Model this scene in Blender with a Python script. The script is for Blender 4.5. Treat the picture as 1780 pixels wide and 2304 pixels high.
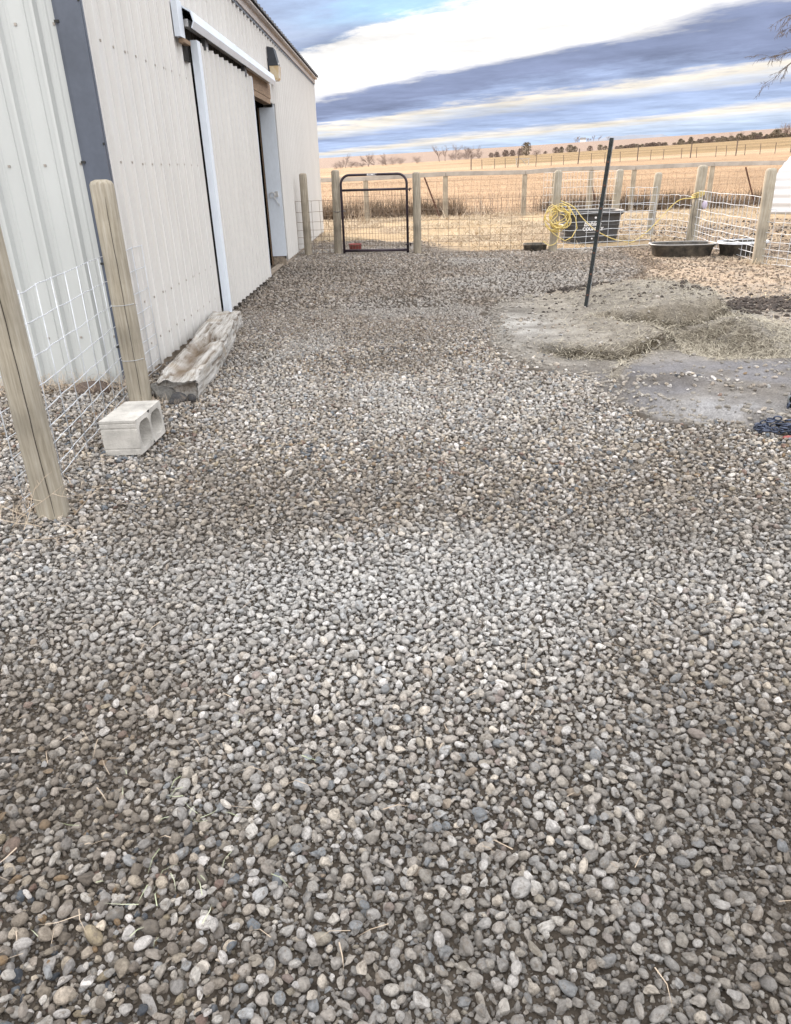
import bpy, math, random
import numpy as np
from mathutils import Vector, Matrix, Quaternion
random.seed(7)
rng = np.random.default_rng(11)
SC = bpy.context.scene
for _o in list(SC.objects):
    bpy.data.objects.remove(_o)

# ------------------------------------------------------------------ camera
# the photograph's vanishing points give the camera: x right, +y along the barn wall, z up
def _n(v): return v / np.linalg.norm(v)
FPX, CX, CY, EYE = 1640.0, 890.0, 1152.0, 1.5
_d = _n(np.array([1000 - CX, 4650 - CY, FPX])); _y = np.array([891 - CX, 392 - CY, FPX]); _u = -_d
_y = _n(_y - _u * np.dot(_y, _u)); _x = np.cross(_y, _u)
RC = np.array([_x, _y, _u])
cam_data = bpy.data.cameras.new("camera")
cam = bpy.data.objects.new("camera", cam_data)
SC.collection.objects.link(cam)
cam_data.sensor_fit = 'VERTICAL'; cam_data.sensor_height = 24.0
cam_data.lens = 24.0 * FPX / 2304.0
cam_data.clip_start = 0.05; cam_data.clip_end = 20000.0
_m = RC @ np.diag([1, -1, -1])
cam.matrix_world = Matrix.Translation((0, 0, EYE)) @ Matrix(_m.tolist()).to_4x4()
SC.camera = cam

# ------------------------------------------------------------------ light
LIGHT = Vector((5.85, -9.4, -3.75)).normalized()      # the way the sunlight travels
SUN_EL = math.asin(-LIGHT.z); SUN_AZ = math.atan2(-LIGHT.x, -LIGHT.y)
sd = bpy.data.lights.new("sun", 'SUN'); sun = bpy.data.objects.new("sun", sd)
SC.collection.objects.link(sun)
sd.energy = 3.1; sd.angle = math.radians(1.2); sd.color = (1.0, 0.80, 0.63)
sun.rotation_euler = LIGHT.to_track_quat('-Z', 'Y').to_euler()
sun.location = (-20, 30, 20)

world = bpy.data.worlds.new("World"); SC.world = world; world.use_nodes = True
nt = world.node_tree; nt.nodes.clear()
def wn(t, **k):
    n = nt.nodes.new(t)
    for a, b in k.items(): setattr(n, a, b)
    return n
def wmath(op, a, b=None, c=None):
    n = wn('ShaderNodeMath', operation=op)
    for i, v in enumerate((a, b, c)):
        if v is None: continue
        if isinstance(v, (int, float)): n.inputs[i].default_value = v
        else: nt.links.new(v, n.inputs[i])
    return n.outputs[0]
wout = wn('ShaderNodeOutputWorld')
sky = wn('ShaderNodeTexSky', sky_type='NISHITA', sun_disc=False)
sky.sun_elevation = SUN_EL; sky.sun_rotation = SUN_AZ
sky.air_density = 1.0; sky.dust_density = 0.6; sky.ozone_density = 1.5
tc = wn('ShaderNodeTexCoord')
sep = wn('ShaderNodeSeparateXYZ'); nt.links.new(tc.outputs['Generated'], sep.inputs[0])
zc = wmath('MAXIMUM', sep.outputs[2], 0.0)
ze = wmath('ADD', zc, 0.03)
ca, sa = math.cos(math.radians(40)), math.sin(math.radians(40))
# cloud sheet: w runs across the streets of cloud, v along them
wx = wmath('DIVIDE', wmath('ADD', wmath('MULTIPLY', sep.outputs[0], ca), wmath('MULTIPLY', sep.outputs[1], sa)), ze)
vx = wmath('DIVIDE', wmath('SUBTRACT', wmath('MULTIPLY', sep.outputs[1], ca), wmath('MULTIPLY', sep.outputs[0], sa)), ze)
def noise(wsc, vsc, detail, rough, off, scale=1.0):
    cb = wn('ShaderNodeCombineXYZ')
    nt.links.new(wmath('MULTIPLY', wx, wsc), cb.inputs[0]); nt.links.new(wmath('MULTIPLY', vx, vsc), cb.inputs[1]); cb.inputs[2].default_value = off
    n = wn('ShaderNodeTexNoise'); n.inputs['Scale'].default_value = scale; n.inputs['Detail'].default_value = detail; n.inputs['Roughness'].default_value = rough
    nt.links.new(cb.outputs[0], n.inputs['Vector'])
    return wmath('SUBTRACT', n.outputs['Fac'], 0.5)
n1 = noise(0.9, 0.44, 8, 0.62, 3.3)
n2 = noise(0.35, 0.12, 4, 0.5, 8.1)
n3 = noise(2.0, 1.4, 8, 0.65, 1.7)
wd = wmath('ADD', wx, wmath('ADD', wmath('MULTIPLY', n1, 2.3), wmath('ADD', wmath('MULTIPLY', n2, 0.7), wmath('MULTIPLY', n3, 1.1))))
lg = wmath('DIVIDE', wmath('LOGARITHM', wmath('ADD', wmath('MAXIMUM', wd, -0.8), 2.0), 10.0), 1.5)     # log axis: w 0..30
def wpos(w): return math.log10(w + 2.0) / 1.5
ramp = wn('ShaderNodeValToRGB'); nt.links.new(lg, ramp.inputs[0])
cr = ramp.color_ramp
WHITE = (0.50, 0.49, 0.48, 1); FILL_CLOUD = (1.12, 1.10, 1.08, 1); CREAM = (0.42, 0.385, 0.33, 1); DARK = (0.120, 0.142, 0.215, 1); GREY = (0.175, 0.215, 0.315, 1); PALE = (0.36, 0.42, 0.55, 1)  # brightest tone: unseen overhead cloud, raised to add ambient fill
stops = [(-0.8, FILL_CLOUD), (1.6, FILL_CLOUD), (2.35, (0.18, 0.22, 0.32, 1)), (2.72, (0.19, 0.25, 0.37, 1)), (2.98, (0.17, 0.275, 0.40, 1)), (3.38, (0.21, 0.325, 0.43, 1)), (3.62, WHITE), (4.75, WHITE), (5.3, DARK), (6.35, DARK),
         (7.0, GREY), (7.45, CREAM), (7.9, (0.33, 0.34, 0.36, 1)), (8.8, GREY), (10.3, (0.21, 0.26, 0.37, 1)), (11.2, CREAM), (12.2, (0.29, 0.33, 0.40, 1)), (15.0, (0.225, 0.285, 0.39, 1)), (19.0, (0.37, 0.375, 0.39, 1)), (27.0, (0.33, 0.36, 0.41, 1))]
while len(cr.elements) < len(stops): cr.elements.new(0.5)
for e, (p, c) in zip(cr.elements, stops):
    e.position = wpos(p); e.color = c
# how much of the sky is covered by the sheet (a gap of clear sky shows beside the white bank)
cramp = wn('ShaderNodeValToRGB'); nt.links.new(lg, cramp.inputs[0])
c2 = cramp.color_ramp
for i, (p, v) in enumerate([(0.0, .95), (1.9, .97), (2.55, .95), (3.1, .9), (3.5, 1.0), (20, 1.0), (29, 0.95)]):
    if i > 1: c2.elements.new(.5)
for e, (p, v) in zip(c2.elements, [(0.0, .95), (1.9, .97), (2.55, .95), (3.1, .9), (3.5, 1.0), (20, 1.0), (29, 0.95)]):
    e.position = wpos(p); e.color = (v, v, v, 1)
# wisps inside the dark street and the bright bank
var = wmath('ADD', 1.0, wmath('ADD', wmath('MULTIPLY', n3, 0.8), wmath('MULTIPLY', noise(0.5, 0.7, 8, .6, 5.5), 1.0)))
lf = wn('ShaderNodeMapRange'); lf.interpolation_type = 'SMOOTHSTEP'; lf.inputs['From Min'].default_value = 3.95; lf.inputs['From Max'].default_value = 4.7; nt.links.new(wmath('ADD', vx, wmath('MULTIPLY', n1, 1.6)), lf.inputs['Value'])
lw = wn('ShaderNodeMapRange'); lw.interpolation_type = 'SMOOTHSTEP'; lw.inputs['From Min'].default_value = 3.75; lw.inputs['From Max'].default_value = 3.35; nt.links.new(wd, lw.inputs['Value'])
lh = wn('ShaderNodeMapRange'); lh.interpolation_type = 'SMOOTHSTEP'; lh.inputs['From Min'].default_value = 1.4; lh.inputs['From Max'].default_value = 2.4; nt.links.new(wx, lh.inputs['Value'])
mass = wn('ShaderNodeMix', data_type='RGBA'); nt.links.new(wmath('MULTIPLY', wmath('MULTIPLY', lf.outputs[0], lw.outputs[0]), lh.outputs[0]), mass.inputs['Factor']); nt.links.new(ramp.outputs[0], mass.inputs['A']); mass.inputs['B'].default_value = (0.175, 0.21, 0.31, 1)
cm = wn('ShaderNodeVectorMath', operation='SCALE'); nt.links.new(mass.outputs['Result'], cm.inputs[0]); nt.links.new(var, cm.inputs['Scale'])
CLOUD_GAIN = 1.0
cm2 = wn('ShaderNodeVectorMath', operation='SCALE'); nt.links.new(cm.outputs[0], cm2.inputs[0]); cm2.inputs['Scale'].default_value = CLOUD_GAIN
bg_sky = wn('ShaderNodeBackground'); nt.links.new(sky.outputs[0], bg_sky.inputs[0]); bg_sky.inputs[1].default_value = 0.10
bg_cl = wn('ShaderNodeBackground'); nt.links.new(cm2.outputs[0], bg_cl.inputs[0]); bg_cl.inputs[1].default_value = 1.0
mx = wn('ShaderNodeMixShader'); nt.links.new(cramp.outputs[0], mx.inputs[0]); nt.links.new(bg_sky.outputs[0], mx.inputs[1]); nt.links.new(bg_cl.outputs[0], mx.inputs[2])
nt.links.new(mx.outputs[0], wout.inputs[0])

vs = SC.view_settings
vs.view_transform = 'Standard'; vs.look = 'None'; vs.exposure = 1.32; vs.gamma = 1.0; vs.use_curve_mapping = False
SC.render.engine = 'CYCLES'
SC.cycles.max_bounces = 6; SC.cycles.diffuse_bounces = 3; SC.cycles.glossy_bounces = 2; SC.cycles.transparent_max_bounces = 4
SC.cycles.use_denoising = True; SC.cycles.denoiser = 'OPENIMAGEDENOISE'; SC.cycles.denoising_input_passes = 'RGB_ALBEDO_NORMAL'; SC.cycles.denoising_prefilter = 'ACCURATE'

# ------------------------------------------------------------------ helpers: pixels of the photograph to places
def ray(u, v): return RC @ np.array([u - CX, v - CY, FPX])
def gnd(u, v, z=0.0):
    r = ray(u, v); t = (z - EYE) / r[2]; return Vector((r[0] * t, r[1] * t, z))
def ony(u, v, y):
    r = ray(u, v); t = y / r[1]; return Vector((r[0] * t, y, EYE + r[2] * t))
def onx(u, v, x):
    r = ray(u, v); t = x / r[0]; return Vector((x, r[1] * t, EYE + r[2] * t))

# ------------------------------------------------------------------ helpers: noise, meshes, objects
def sstep(a, b, x):
    t = np.clip((x - a) / (b - a), 0, 1); return t * t * (3 - 2 * t)
_perm = np.random.default_rng(5).random((256, 256))
def vnoise(x, y):
    xi = np.floor(x).astype(int); yi = np.floor(y).astype(int); fx = x - xi; fy = y - yi
    fx = fx * fx * (3 - 2 * fx); fy = fy * fy * (3 - 2 * fy)
    a = _perm[xi % 256, yi % 256]; b = _perm[(xi + 1) % 256, yi % 256]; c = _perm[xi % 256, (yi + 1) % 256]; d = _perm[(xi + 1) % 256, (yi + 1) % 256]
    return (a * (1 - fx) + b * fx) * (1 - fy) + (c * (1 - fx) + d * fx) * fy
def fbm(x, y, o=4):
    s = 0; a = .5
    for i in range(o):
        s = s + a * vnoise(x * 2 ** i + 17.3 * i, y * 2 ** i + 9.1 * i); a *= .5
    return s
def sdf(poly, x, y):
    """signed distance to a polygon, negative inside"""
    P = np.array(poly, float); d = np.full(np.shape(x), 1e9); ins = np.zeros(np.shape(x), bool)
    for i in range(len(P)):
        ax, ay = P[i]; bx, by = P[(i + 1) % len(P)]
        ex, ey = bx - ax, by - ay; wx_, wy_ = x - ax, y - ay
        t = np.clip((wx_ * ex + wy_ * ey) / (ex * ex + ey * ey), 0, 1)
        d = np.minimum(d, np.hypot(wx_ - ex * t, wy_ - ey * t))
        c = ((ay > y) != (by > y)) & (x < (bx - ax) * (y - ay) / ((by - ay) if by != ay else 1e-9) + ax)
        ins ^= c
    return np.where(ins, -d, d)

class MB:
    def __init__(s): s.v = []; s.f = []; s.mi = []; s.cur = 0
    def add(s, vs_, fs, m=None):
        o = len(s.v); s.v.extend([tuple(map(float, p)) for p in vs_])
        for f in fs: s.f.append(tuple(i + o for i in f)); s.mi.append(s.cur if m is None else m)
    def box(s, x0, x1, y0, y1, z0, z1, m=None, M=None):
        vs_ = [(x, y, z) for z in (z0, z1) for y in (y0, y1) for x in (x0, x1)]
        if M is not None: vs_ = [M @ Vector(p) for p in vs_]
        s.add(vs_, [(0, 2, 3, 1), (4, 5, 7, 6), (0, 1, 5, 4), (2, 6, 7, 3), (0, 4, 6, 2), (1, 3, 7, 5)], m)
    def bbox(s, x0, x1, y0, y1, z0, z1, b, m=None, M=None):
        """box with chamfered vertical and horizontal edges"""
        pts = []
        for sz in (0, 1):
            for lev in (0, 1):
                z = (z0 if sz == 0 else z1) + (0 if lev == (0 if sz == 0 else 1) else (b if sz == 0 else -b))
                ins = b if lev == (0 if sz == 0 else 1) else 0
                X0, X1, Y0, Y1 = x0 + ins, x1 - ins, y0 + ins, y1 - ins
                c = b * .9
                pts.append([(X0 + c, Y0, z), (X1 - c, Y0, z), (X1, Y0 + c, z), (X1, Y1 - c, z), (X1 - c, Y1, z), (X0 + c, Y1, z), (X0, Y1 - c, z), (X0, Y0 + c, z)])
        V = [p for r in pts for p in r]
        F = [tuple(reversed(range(8)))]
        for k in range(3):
            for i in range(8): F.append((k * 8 + i, k * 8 + (i + 1) % 8, (k + 1) * 8 + (i + 1) % 8, (k + 1) * 8 + i))
        F.append(tuple(range(24, 32)))
        if M is not None: V = [M @ Vector(p) for p in V]
        s.add(V, F, m)
    def tube(s, pts, r, n=6, cap=True, m=None, closed=False):
        pts = [Vector(p) for p in pts]; k = len(pts)
        rs = r if hasattr(r, '__len__') else [r] * k
        up = Vector((0, 0, 1)); V = []
        t0 = (pts[1] - pts[0]).normalized(); a = t0.cross(up)
        if a.length < .05: a = t0.cross(Vector((1, 0, 0)))
        a.normalize()
        for i, p in enumerate(pts):
            if closed: t = (pts[(i + 1) % k] - pts[i - 1]).normalized()
            else: t = (pts[min(i + 1, k - 1)] - pts[max(i - 1, 0)]).normalized()
            a = (a - t * a.dot(t)); a.normalize(); b = t.cross(a)
            for j in range(n):
                an = 2 * math.pi * j / n
                V.append(p + (a * math.cos(an) + b * math.sin(an)) * rs[i])
        F = []
        for i in range(k if closed else k - 1):
            i2 = (i + 1) % k
            for j in range(n):
                F.append((i * n + j, i * n + (j + 1) % n, i2 * n + (j + 1) % n, i2 * n + j))
        if cap and not closed:
            F.append(tuple(reversed(range(n)))); F.append(tuple(range((k - 1) * n, k * n)))
        s.add(V, F, m)
    def build(s, name, mat, parent=None, smooth=False, loc=None, rot=None):
        me = bpy.data.meshes.new(name); me.from_pydata(s.v, [], s.f); 
        for mm in (mat if isinstance(mat, (list, tuple)) else [mat]): me.materials.append(mm)
        if any(s.mi): me.polygons.foreach_set('material_index', s.mi)
        if smooth: me.polygons.foreach_set('use_smooth', [True] * len(me.polygons))
        me.update()
        return link(name, me, parent, loc, rot)
def link(name, me, parent=None, loc=None, rot=None):
    o = bpy.data.objects.new(name, me); SC.collection.objects.link(o)
    if parent is not None: o.parent = parent
    if loc is not None: o.location = loc
    if rot is not None: o.rotation_euler = rot
    return o
def tag(o, label=None, cat=None, group=None, kind=None):
    if label: o['label'] = label
    if cat: o['category'] = cat
    if group: o['group'] = group
    if kind: o['kind'] = kind
    return o
def thing(name, label, cat, loc=(0, 0, 0), rz=0.0, group=None):
    o = link(name, None, None, loc, (0, 0, rz)); o.empty_display_size = .1
    return tag(o, label, cat, group)
def copy_tree(o, parent=None):
    c = o.copy(); SC.collection.objects.link(c); c.parent = parent
    for ch in list(o.children): copy_tree(ch, c)
    return c

# ------------------------------------------------------------------ materials
def new_mat(name):
    m = bpy.data.materials.new(name); m.use_nodes = True
    t = m.node_tree; b = t.nodes['Principled BSDF']
    return m, t, b
def nd(t, typ, **k):
    n = t.nodes.new(typ)
    for a, b in k.items():
        if a in n.inputs: n.inputs[a].default_value = b
        else: setattr(n, a, b)
    return n
def mat(name, col, rough=.8, metal=0.0, var=.15, scale=4.0, stretch=(1, 1, 1), bump=0.0, bscale=40.0, col2=None, spec=.4, fine=.0, fscale=150.):
    """surface whose colour wanders between two tones by noise, with fine relief"""
    m, t, b = new_mat(name)
    tcn = nd(t, 'ShaderNodeTexCoord'); mp = nd(t, 'ShaderNodeMapping'); mp.inputs['Scale'].default_value = stretch
    t.links.new(tcn.outputs['Object'], mp.inputs[0])
    nz = nd(t, 'ShaderNodeTexNoise', Scale=scale, Detail=8.0, Roughness=.65); t.links.new(mp.outputs[0], nz.inputs['Vector'])
    mixn = nd(t, 'ShaderNodeMix', data_type='RGBA'); 
    c2 = col2 if col2 else tuple(max(0, c * (1 - var * 2)) for c in col)
    mixn.inputs['A'].default_value = (*[min(1, c * (1 + (0 if col2 else var))) for c in col], 1); mixn.inputs['B'].default_value = (*c2, 1)
    rp = nd(t, 'ShaderNodeMapRange'); rp.inputs['From Min'].default_value = .35; rp.inputs['From Max'].default_value = .68
    t.links.new(nz.outputs['Fac'], rp.inputs['Value']); t.links.new(rp.outputs[0], mixn.inputs['Factor'])
    outc = mixn.outputs['Result']
    if fine:
        nf = nd(t, 'ShaderNodeTexNoise', Scale=fscale, Detail=3.0); t.links.new(mp.outputs[0], nf.inputs['Vector'])
        mr = nd(t, 'ShaderNodeMapRange'); mr.inputs['From Min'].default_value = .3; mr.inputs['From Max'].default_value = .7; mr.inputs['To Min'].default_value = 1 - fine; mr.inputs['To Max'].default_value = 1 + fine
        t.links.new(nf.outputs['Fac'], mr.inputs['Value'])
        vm = nd(t, 'ShaderNodeVectorMath', operation='SCALE'); t.links.new(outc, vm.inputs[0]); t.links.new(mr.outputs[0], vm.inputs['Scale']); outc = vm.outputs[0]
    t.links.new(outc, b.inputs['Base Color'])
    b.inputs['Roughness'].default_value = rough; b.inputs['Metallic'].default_value = metal; b.inputs['Specular IOR Level'].default_value = spec
    if bump:
        nb = nd(t, 'ShaderNodeTexNoise', Scale=bscale, Detail=6.0, Roughness=.6); t.links.new(mp.outputs[0], nb.inputs['Vector'])
        bp = nd(t, 'ShaderNodeBump', Strength=1.0, Distance=bump); t.links.new(nb.outputs['Fac'], bp.inputs['Height']); t.links.new(bp.outputs[0], b.inputs['Normal'])
    return m
def attr_mat(name, attr='col', atype='GEOMETRY', rough=.9, bump=.0, bscale=60., mul=1.0, n_amt=.2, n_scale=30., gritty=None, spec=.25):
    m, t, b = new_mat(name)
    at = nd(t, 'ShaderNodeAttribute', attribute_type=atype, attribute_name=attr)
    tcn = nd(t, 'ShaderNodeTexCoord')
    nz = nd(t, 'ShaderNodeTexNoise', Scale=n_scale, Detail=6.0, Roughness=.7); t.links.new(tcn.outputs['Object'], nz.inputs['Vector'])
    mr = nd(t, 'ShaderNodeMapRange'); mr.inputs['From Min'].default_value = .3; mr.inputs['From Max'].default_value = .7
    mr.inputs['To Min'].default_value = mul * (1 - n_amt); mr.inputs['To Max'].default_value = mul * (1 + n_amt)
    t.links.new(nz.outputs['Fac'], mr.inputs['Value'])
    vm = nd(t, 'ShaderNodeVectorMath', operation='SCALE'); t.links.new(at.outputs['Color'], vm.inputs[0]); t.links.new(mr.outputs[0], vm.inputs['Scale'])
    t.links.new(vm.outputs[0], b.inputs['Base Color'])
    b.inputs['Roughness'].default_value = rough; b.inputs['Specular IOR Level'].default_value = spec
    if bump:
        nb = nd(t, 'ShaderNodeTexNoise', Scale=bscale, Detail=8.0, Roughness=.65); t.links.new(tcn.outputs['Object'], nb.inputs['Vector'])
        bp = nd(t, 'ShaderNodeBump', Strength=1.0, Distance=bump); t.links.new(nb.outputs['Fac'], bp.inputs['Height']); t.links.new(bp.outputs[0], b.inputs['Normal'])
    return m
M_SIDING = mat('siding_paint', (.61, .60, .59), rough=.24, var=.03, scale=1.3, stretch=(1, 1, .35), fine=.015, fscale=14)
M_SIDING_SKY = mat('siding_paint_sky_tint', (.50, .52, .52), rough=.35, var=.03, scale=1.1, stretch=(1, 1, .35), fine=.015, fscale=14)  # same paint as the side wall; sky tint put into its colour
M_TRIM = mat('dark_trim_paint', (.085, .10, .135), rough=.4, var=.1, scale=2.0, fine=.05, fscale=30)
M_WHITE = mat('white_trim_paint', (.68, .74, .83), rough=.42, var=.04, scale=3., stretch=(1, 1, .4), fine=.03, fscale=30)
M_GALV = mat('galvanised_steel', (.62, .63, .65), rough=.35, metal=.55, var=.12, scale=8., col2=(.8, .78, .74))
M_WIRE = mat('galvanised_wire', (.60, .63, .68), rough=.4, metal=.35, var=.1, scale=20.)
M_WIRE_OLD = mat('rusty_old_wire', (.22, .17, .13), rough=.7, metal=.2, var=.2, scale=20.)
M_ROOFEDGE = mat('roof_steel', (.12, .12, .13), rough=.5, var=.12, scale=3.)
M_FASCIA = mat('fascia_paint', (.44, .40, .38), rough=.5, var=.06, scale=3.)
M_DARKIN = mat('interior_shade', (.02, .018, .016), rough=.9, var=.2)  # near-black colour standing in for interior and gap shade
M_LUMBER = mat('raw_lumber', (.27, .19, .13), rough=.8, var=.2, scale=5., stretch=(12, 1, 12), bump=.001, bscale=30)
M_SKIRT = mat('treated_board', (.30, .25, .20), rough=.85, var=.22, scale=5., stretch=(6, .6, 6), bump=.002, bscale=20, fine=.12)
def wood_post_mat(name, c1, c2, c3):
    m, t, b = new_mat(name)
    tcn = nd(t, 'ShaderNodeTexCoord'); mp = nd(t, 'ShaderNodeMapping'); mp.inputs['Scale'].default_value = (26, 26, 1.5)
    t.links.new(tcn.outputs['Object'], mp.inputs[0])
    nz = nd(t, 'ShaderNodeTexNoise', Scale=2.2, Detail=9.0, Roughness=.7); t.links.new(mp.outputs[0], nz.inputs['Vector'])
    cr_ = nd(t, 'ShaderNodeValToRGB'); e = cr_.color_ramp; e.elements.new(.5)
    for el, (p, c) in zip(e.elements, ((.32, c3), (.5, c1), (.66, c2))): el.position = p; el.color = (*c, 1)
    t.links.new(nz.outputs['Fac'], cr_.inputs[0])
    n2_ = nd(t, 'ShaderNodeTexNoise', Scale=3.0, Detail=4.0); t.links.new(tcn.outputs['Object'], n2_.inputs['Vector'])
    mr = nd(t, 'ShaderNodeMapRange'); mr.inputs['From Min'].default_value = .3; mr.inputs['From Max'].default_value = .7; mr.inputs['To Min'].default_value = .62; mr.inputs['To Max'].default_value = 1.12
    t.links.new(n2_.outputs['Fac'], mr.inputs['Value'])
    vm = nd(t, 'ShaderNodeVectorMath', operation='SCALE'); t.links.new(cr_.outputs[0], vm.inputs[0]); t.links.new(mr.outputs[0], vm.inputs['Scale'])
    t.links.new(vm.outputs[0], b.inputs['Base Color']); b.inputs['Roughness'].default_value = .82; b.inputs['Specular IOR Level'].default_value = .25
    bp = nd(t, 'ShaderNodeBump', Strength=1.0, Distance=.003); t.links.new(nz.outputs['Fac'], bp.inputs['Height']); t.links.new(bp.outputs[0], b.inputs['Normal'])
    return m
M_POST = wood_post_mat('treated_post_wood', (.35, .315, .255), (.42, .39, .335), (.25, .22, .17))
M_POST_G = wood_post_mat('weathered_post_wood', (.33, .29, .23), (.42, .38, .32), (.20, .175, .14))
M_CRACK = mat('post_crack', (.03, .024, .02), rough=.9)
M_BLOCK = mat('concrete_block', (.47, .455, .43), rough=.9, var=.2, scale=5., bump=.003, bscale=120., fine=.10, fscale=260., spec=.2)
M_TIMBER = wood_post_mat('rotten_timber', (.34, .31, .275), (.50, .47, .43), (.10, .075, .055))
M_BARK = mat('bark', (.13, .10, .085), rough=.95, var=.3, scale=9., bump=.006, bscale=40.)
M_TWIG = mat('tree_bark_grey', (.12, .095, .08), rough=.9, var=.2, scale=6.)
M_TWIGPALE = mat('tree_bark_pale', (.24, .19, .17), rough=.9, var=.15, scale=.6)
M_JUNI = mat('juniper_foliage', (.12, .105, .075), rough=.9, var=.45, scale=.9, col2=(.24, .19, .14))  # windbreak foliage tones lightened, putting distance haze into the colour
M_BUSH = mat('brown_bush_foliage', (.22, .165, .14), rough=.9, var=.4, scale=.9, col2=(.11, .08, .065))
M_BRUSH = mat('dead_brush', (.10, .075, .055), rough=.95, var=.4, scale=1.5, col2=(.22, .16, .11))
M_STRAW = mat('straw', (.56, .46, .33), rough=.7, var=.2, scale=9., col2=(.30, .235, .165))
M_STRAWD = mat('weathered_straw', (.50, .46, .37), rough=.75, var=.2, scale=22., col2=(.15, .125, .095))
M_GRASSG = mat('green_grass_bits', (.30, .36, .20), rough=.6, var=.3, scale=6., col2=(.50, .50, .40))
M_DRYSTEM = mat('dry_stems', (.50, .42, .33), rough=.8, var=.2, scale=9., col2=(.36, .28, .21))
M_BLACKP = mat('black_plastic', (.035, .036, .042), rough=.45, var=.3, scale=6., col2=(.05, .048, .045), fine=.15, fscale=30)
M_PANP = mat('muddy_black_rubber', (.018, .018, .018), rough=.6, var=.3, scale=9., col2=(.115, .10, .08), bump=.003, bscale=25)
M_PALERIM = mat('sun_bleached_rim', (.35, .34, .34), rough=.5, var=.1)
M_GATE = mat('dark_gate_paint', (.045, .033, .045), rough=.35, var=.2, scale=7., metal=.2)
M_LABEL = mat('white_label', (.72, .72, .74), rough=.5, var=.05)
M_TPOST = mat('t_post_steel', (.022, .028, .030), rough=.5, metal=.3, var=.3, scale=12.)
M_TPOSTL = mat('t_post_worn_edge', (.22, .25, .27), rough=.5, metal=.3, var=.3, scale=18., col2=(.10, .06, .04))
M_RUST = mat('rusted_t_post', (.10, .045, .03), rough=.8, var=.25)
M_HOSE = mat('yellow_hose', (.60, .45, .10), rough=.45, var=.15, scale=6., col2=(.66, .56, .30))
M_RED = mat('red_plastic', (.26, .06, .055), rough=.5, var=.2)
M_LAMPB = mat('lamp_housing', (.035, .04, .05), rough=.5, var=.1)
M_AMBER = mat('amber_lens', (.50, .36, .18), rough=.25, var=.25, scale=8., col2=(.62, .55, .42), spec=.6)
M_QUON = mat('white_corrugated_steel', (.58, .58, .60), rough=.4, var=.05, scale=.7)
M_CHAIN = mat('blue_black_chain', (.07, .085, .13), rough=.4, metal=.5, var=.35, scale=18.)
M_ROCK = mat('dark_rock', (.17, .165, .155), rough=.95, var=.3, scale=8., bump=.012, bscale=30., col2=(.09, .088, .085), spec=.15)
M_MANURE = mat('manure_clod', (.055, .045, .04), rough=.95, var=.3, scale=12., bump=.006, bscale=30)
M_PURPLE = mat('pale_purple_rag', (.50, .44, .58), rough=.8, var=.1)
M_CORD = mat('black_cord', (.02, .02, .02), rough=.6)
M_HILL = mat('far_hill', (.17, .20, .26), rough=1., var=.1, scale=.002)  # blue tone puts distance haze into the colour
M_HOUSEW = mat('white_house_paint', (.8, .8, .8), rough=.7, var=.02)
M_HOUSER = mat('grey_roof', (.2, .19, .19), rough=.8)
M_RAIL = mat('weathered_rail', (.36, .33, .30), rough=.85, var=.15, scale=1.5)

# ------------------------------------------------------------------ GROUND: heights and colours of one sheet
TONGUE = [(.95, 8.4), (.92, 7.2), (1.18, 6.65), (1.45, 6.33), (1.87, 6.18), (2.17, 6.33), (2.42, 6.52), (2.42, 6.88), (2.28, 7.26), (2.12, 7.62),
          (2.4, 7.42), (2.79, 7.45), (3.2, 7.62), (3.42, 7.8), (3.6, 8.5), (3.2, 9.3), (2.0, 9.5), (1.2, 9.1)]
PAD3 = [(1.72, 5.72), (2.2, 6.34), (2.44, 6.18), (2.6, 5.88), (3.2, 5.8), (5.5, 5.8), (5.5, 4.35), (2.4, 4.3), (1.9, 4.6), (1.5, 5.0)]
DIRT = [(1.38, 8.95), (.98, 8.5), (.88, 7.15), (.98, 6.2), (1.38, 5.5), (1.5, 4.95), (1.66, 4.5), (2.16, 4.22), (3.2, 4.2), (7, 4.3), (9, 9), (9, 15.0), (4.3, 15.0), (3.9, 12.0), (3.24, 10.6), (2.17, 9.9)]
HOLLOW = [(2.5, 6.5), (2.42, 6.9), (2.28, 7.3), (2.5, 7.35), (2.9, 7.35), (3.2, 7.3), (3.3, 6.6), (3.2, 5.95), (2.7, 5.95), (2.5, 6.2)]
def near_h(x, y):
    h = .035 * (fbm(x * .9, y * .9, 3) - .45) + .014 * (fbm(x * 5, y * 5, 2) - .4)
    wob = .30 * (fbm(x * 3.3 + 5, y * 3.3, 4) - .47)
    h = h + .055 * sstep(-1.0, -1.85, x) * sstep(18, 3, y)
    d = sdf(TONGUE, x, y) + wob
    h = h + (.065 + .15 * sstep(1.6, 3.0, x)) * sstep(.05, -.10, d) * (1 - .45 * sstep(-.05, -.9, d) * sstep(1.8, 1.1, x))
    h = h + .13 * np.exp(-((x - 3.32 - wob) ** 2 / .05 + (y - 7.1) ** 2 / .25))
    h = h - .09 * sstep(.05, -.2, sdf(HOLLOW, x, y) + wob) + .03 * (fbm(x * 9, y * 9, 3) - .45) * sstep(.2, -.05, np.minimum(sdf(HOLLOW, x, y), np.abs(d) - .06)) + .030 * (fbm(x * 5, y * 8, 4) - .45) * sstep(.1, -.2, sdf(DIRT, x, y))
    h = h + .055 * sstep(.05, -.06, sdf(PAD3, x, y) + wob)
    h = h + .05 * np.exp(-((x - 1.95) ** 2 / .12 + (y - 5.42 + .12 * x) ** 2 / .012))
    h = h + .05 * sstep(.5, .9, fbm(x * 1.3 + 31, y * 1.3, 4)) * sstep(15.2, 17, y)
    return h
def el_crest(az): return np.radians(.26 + (az + 5.3) * .0305)
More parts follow.
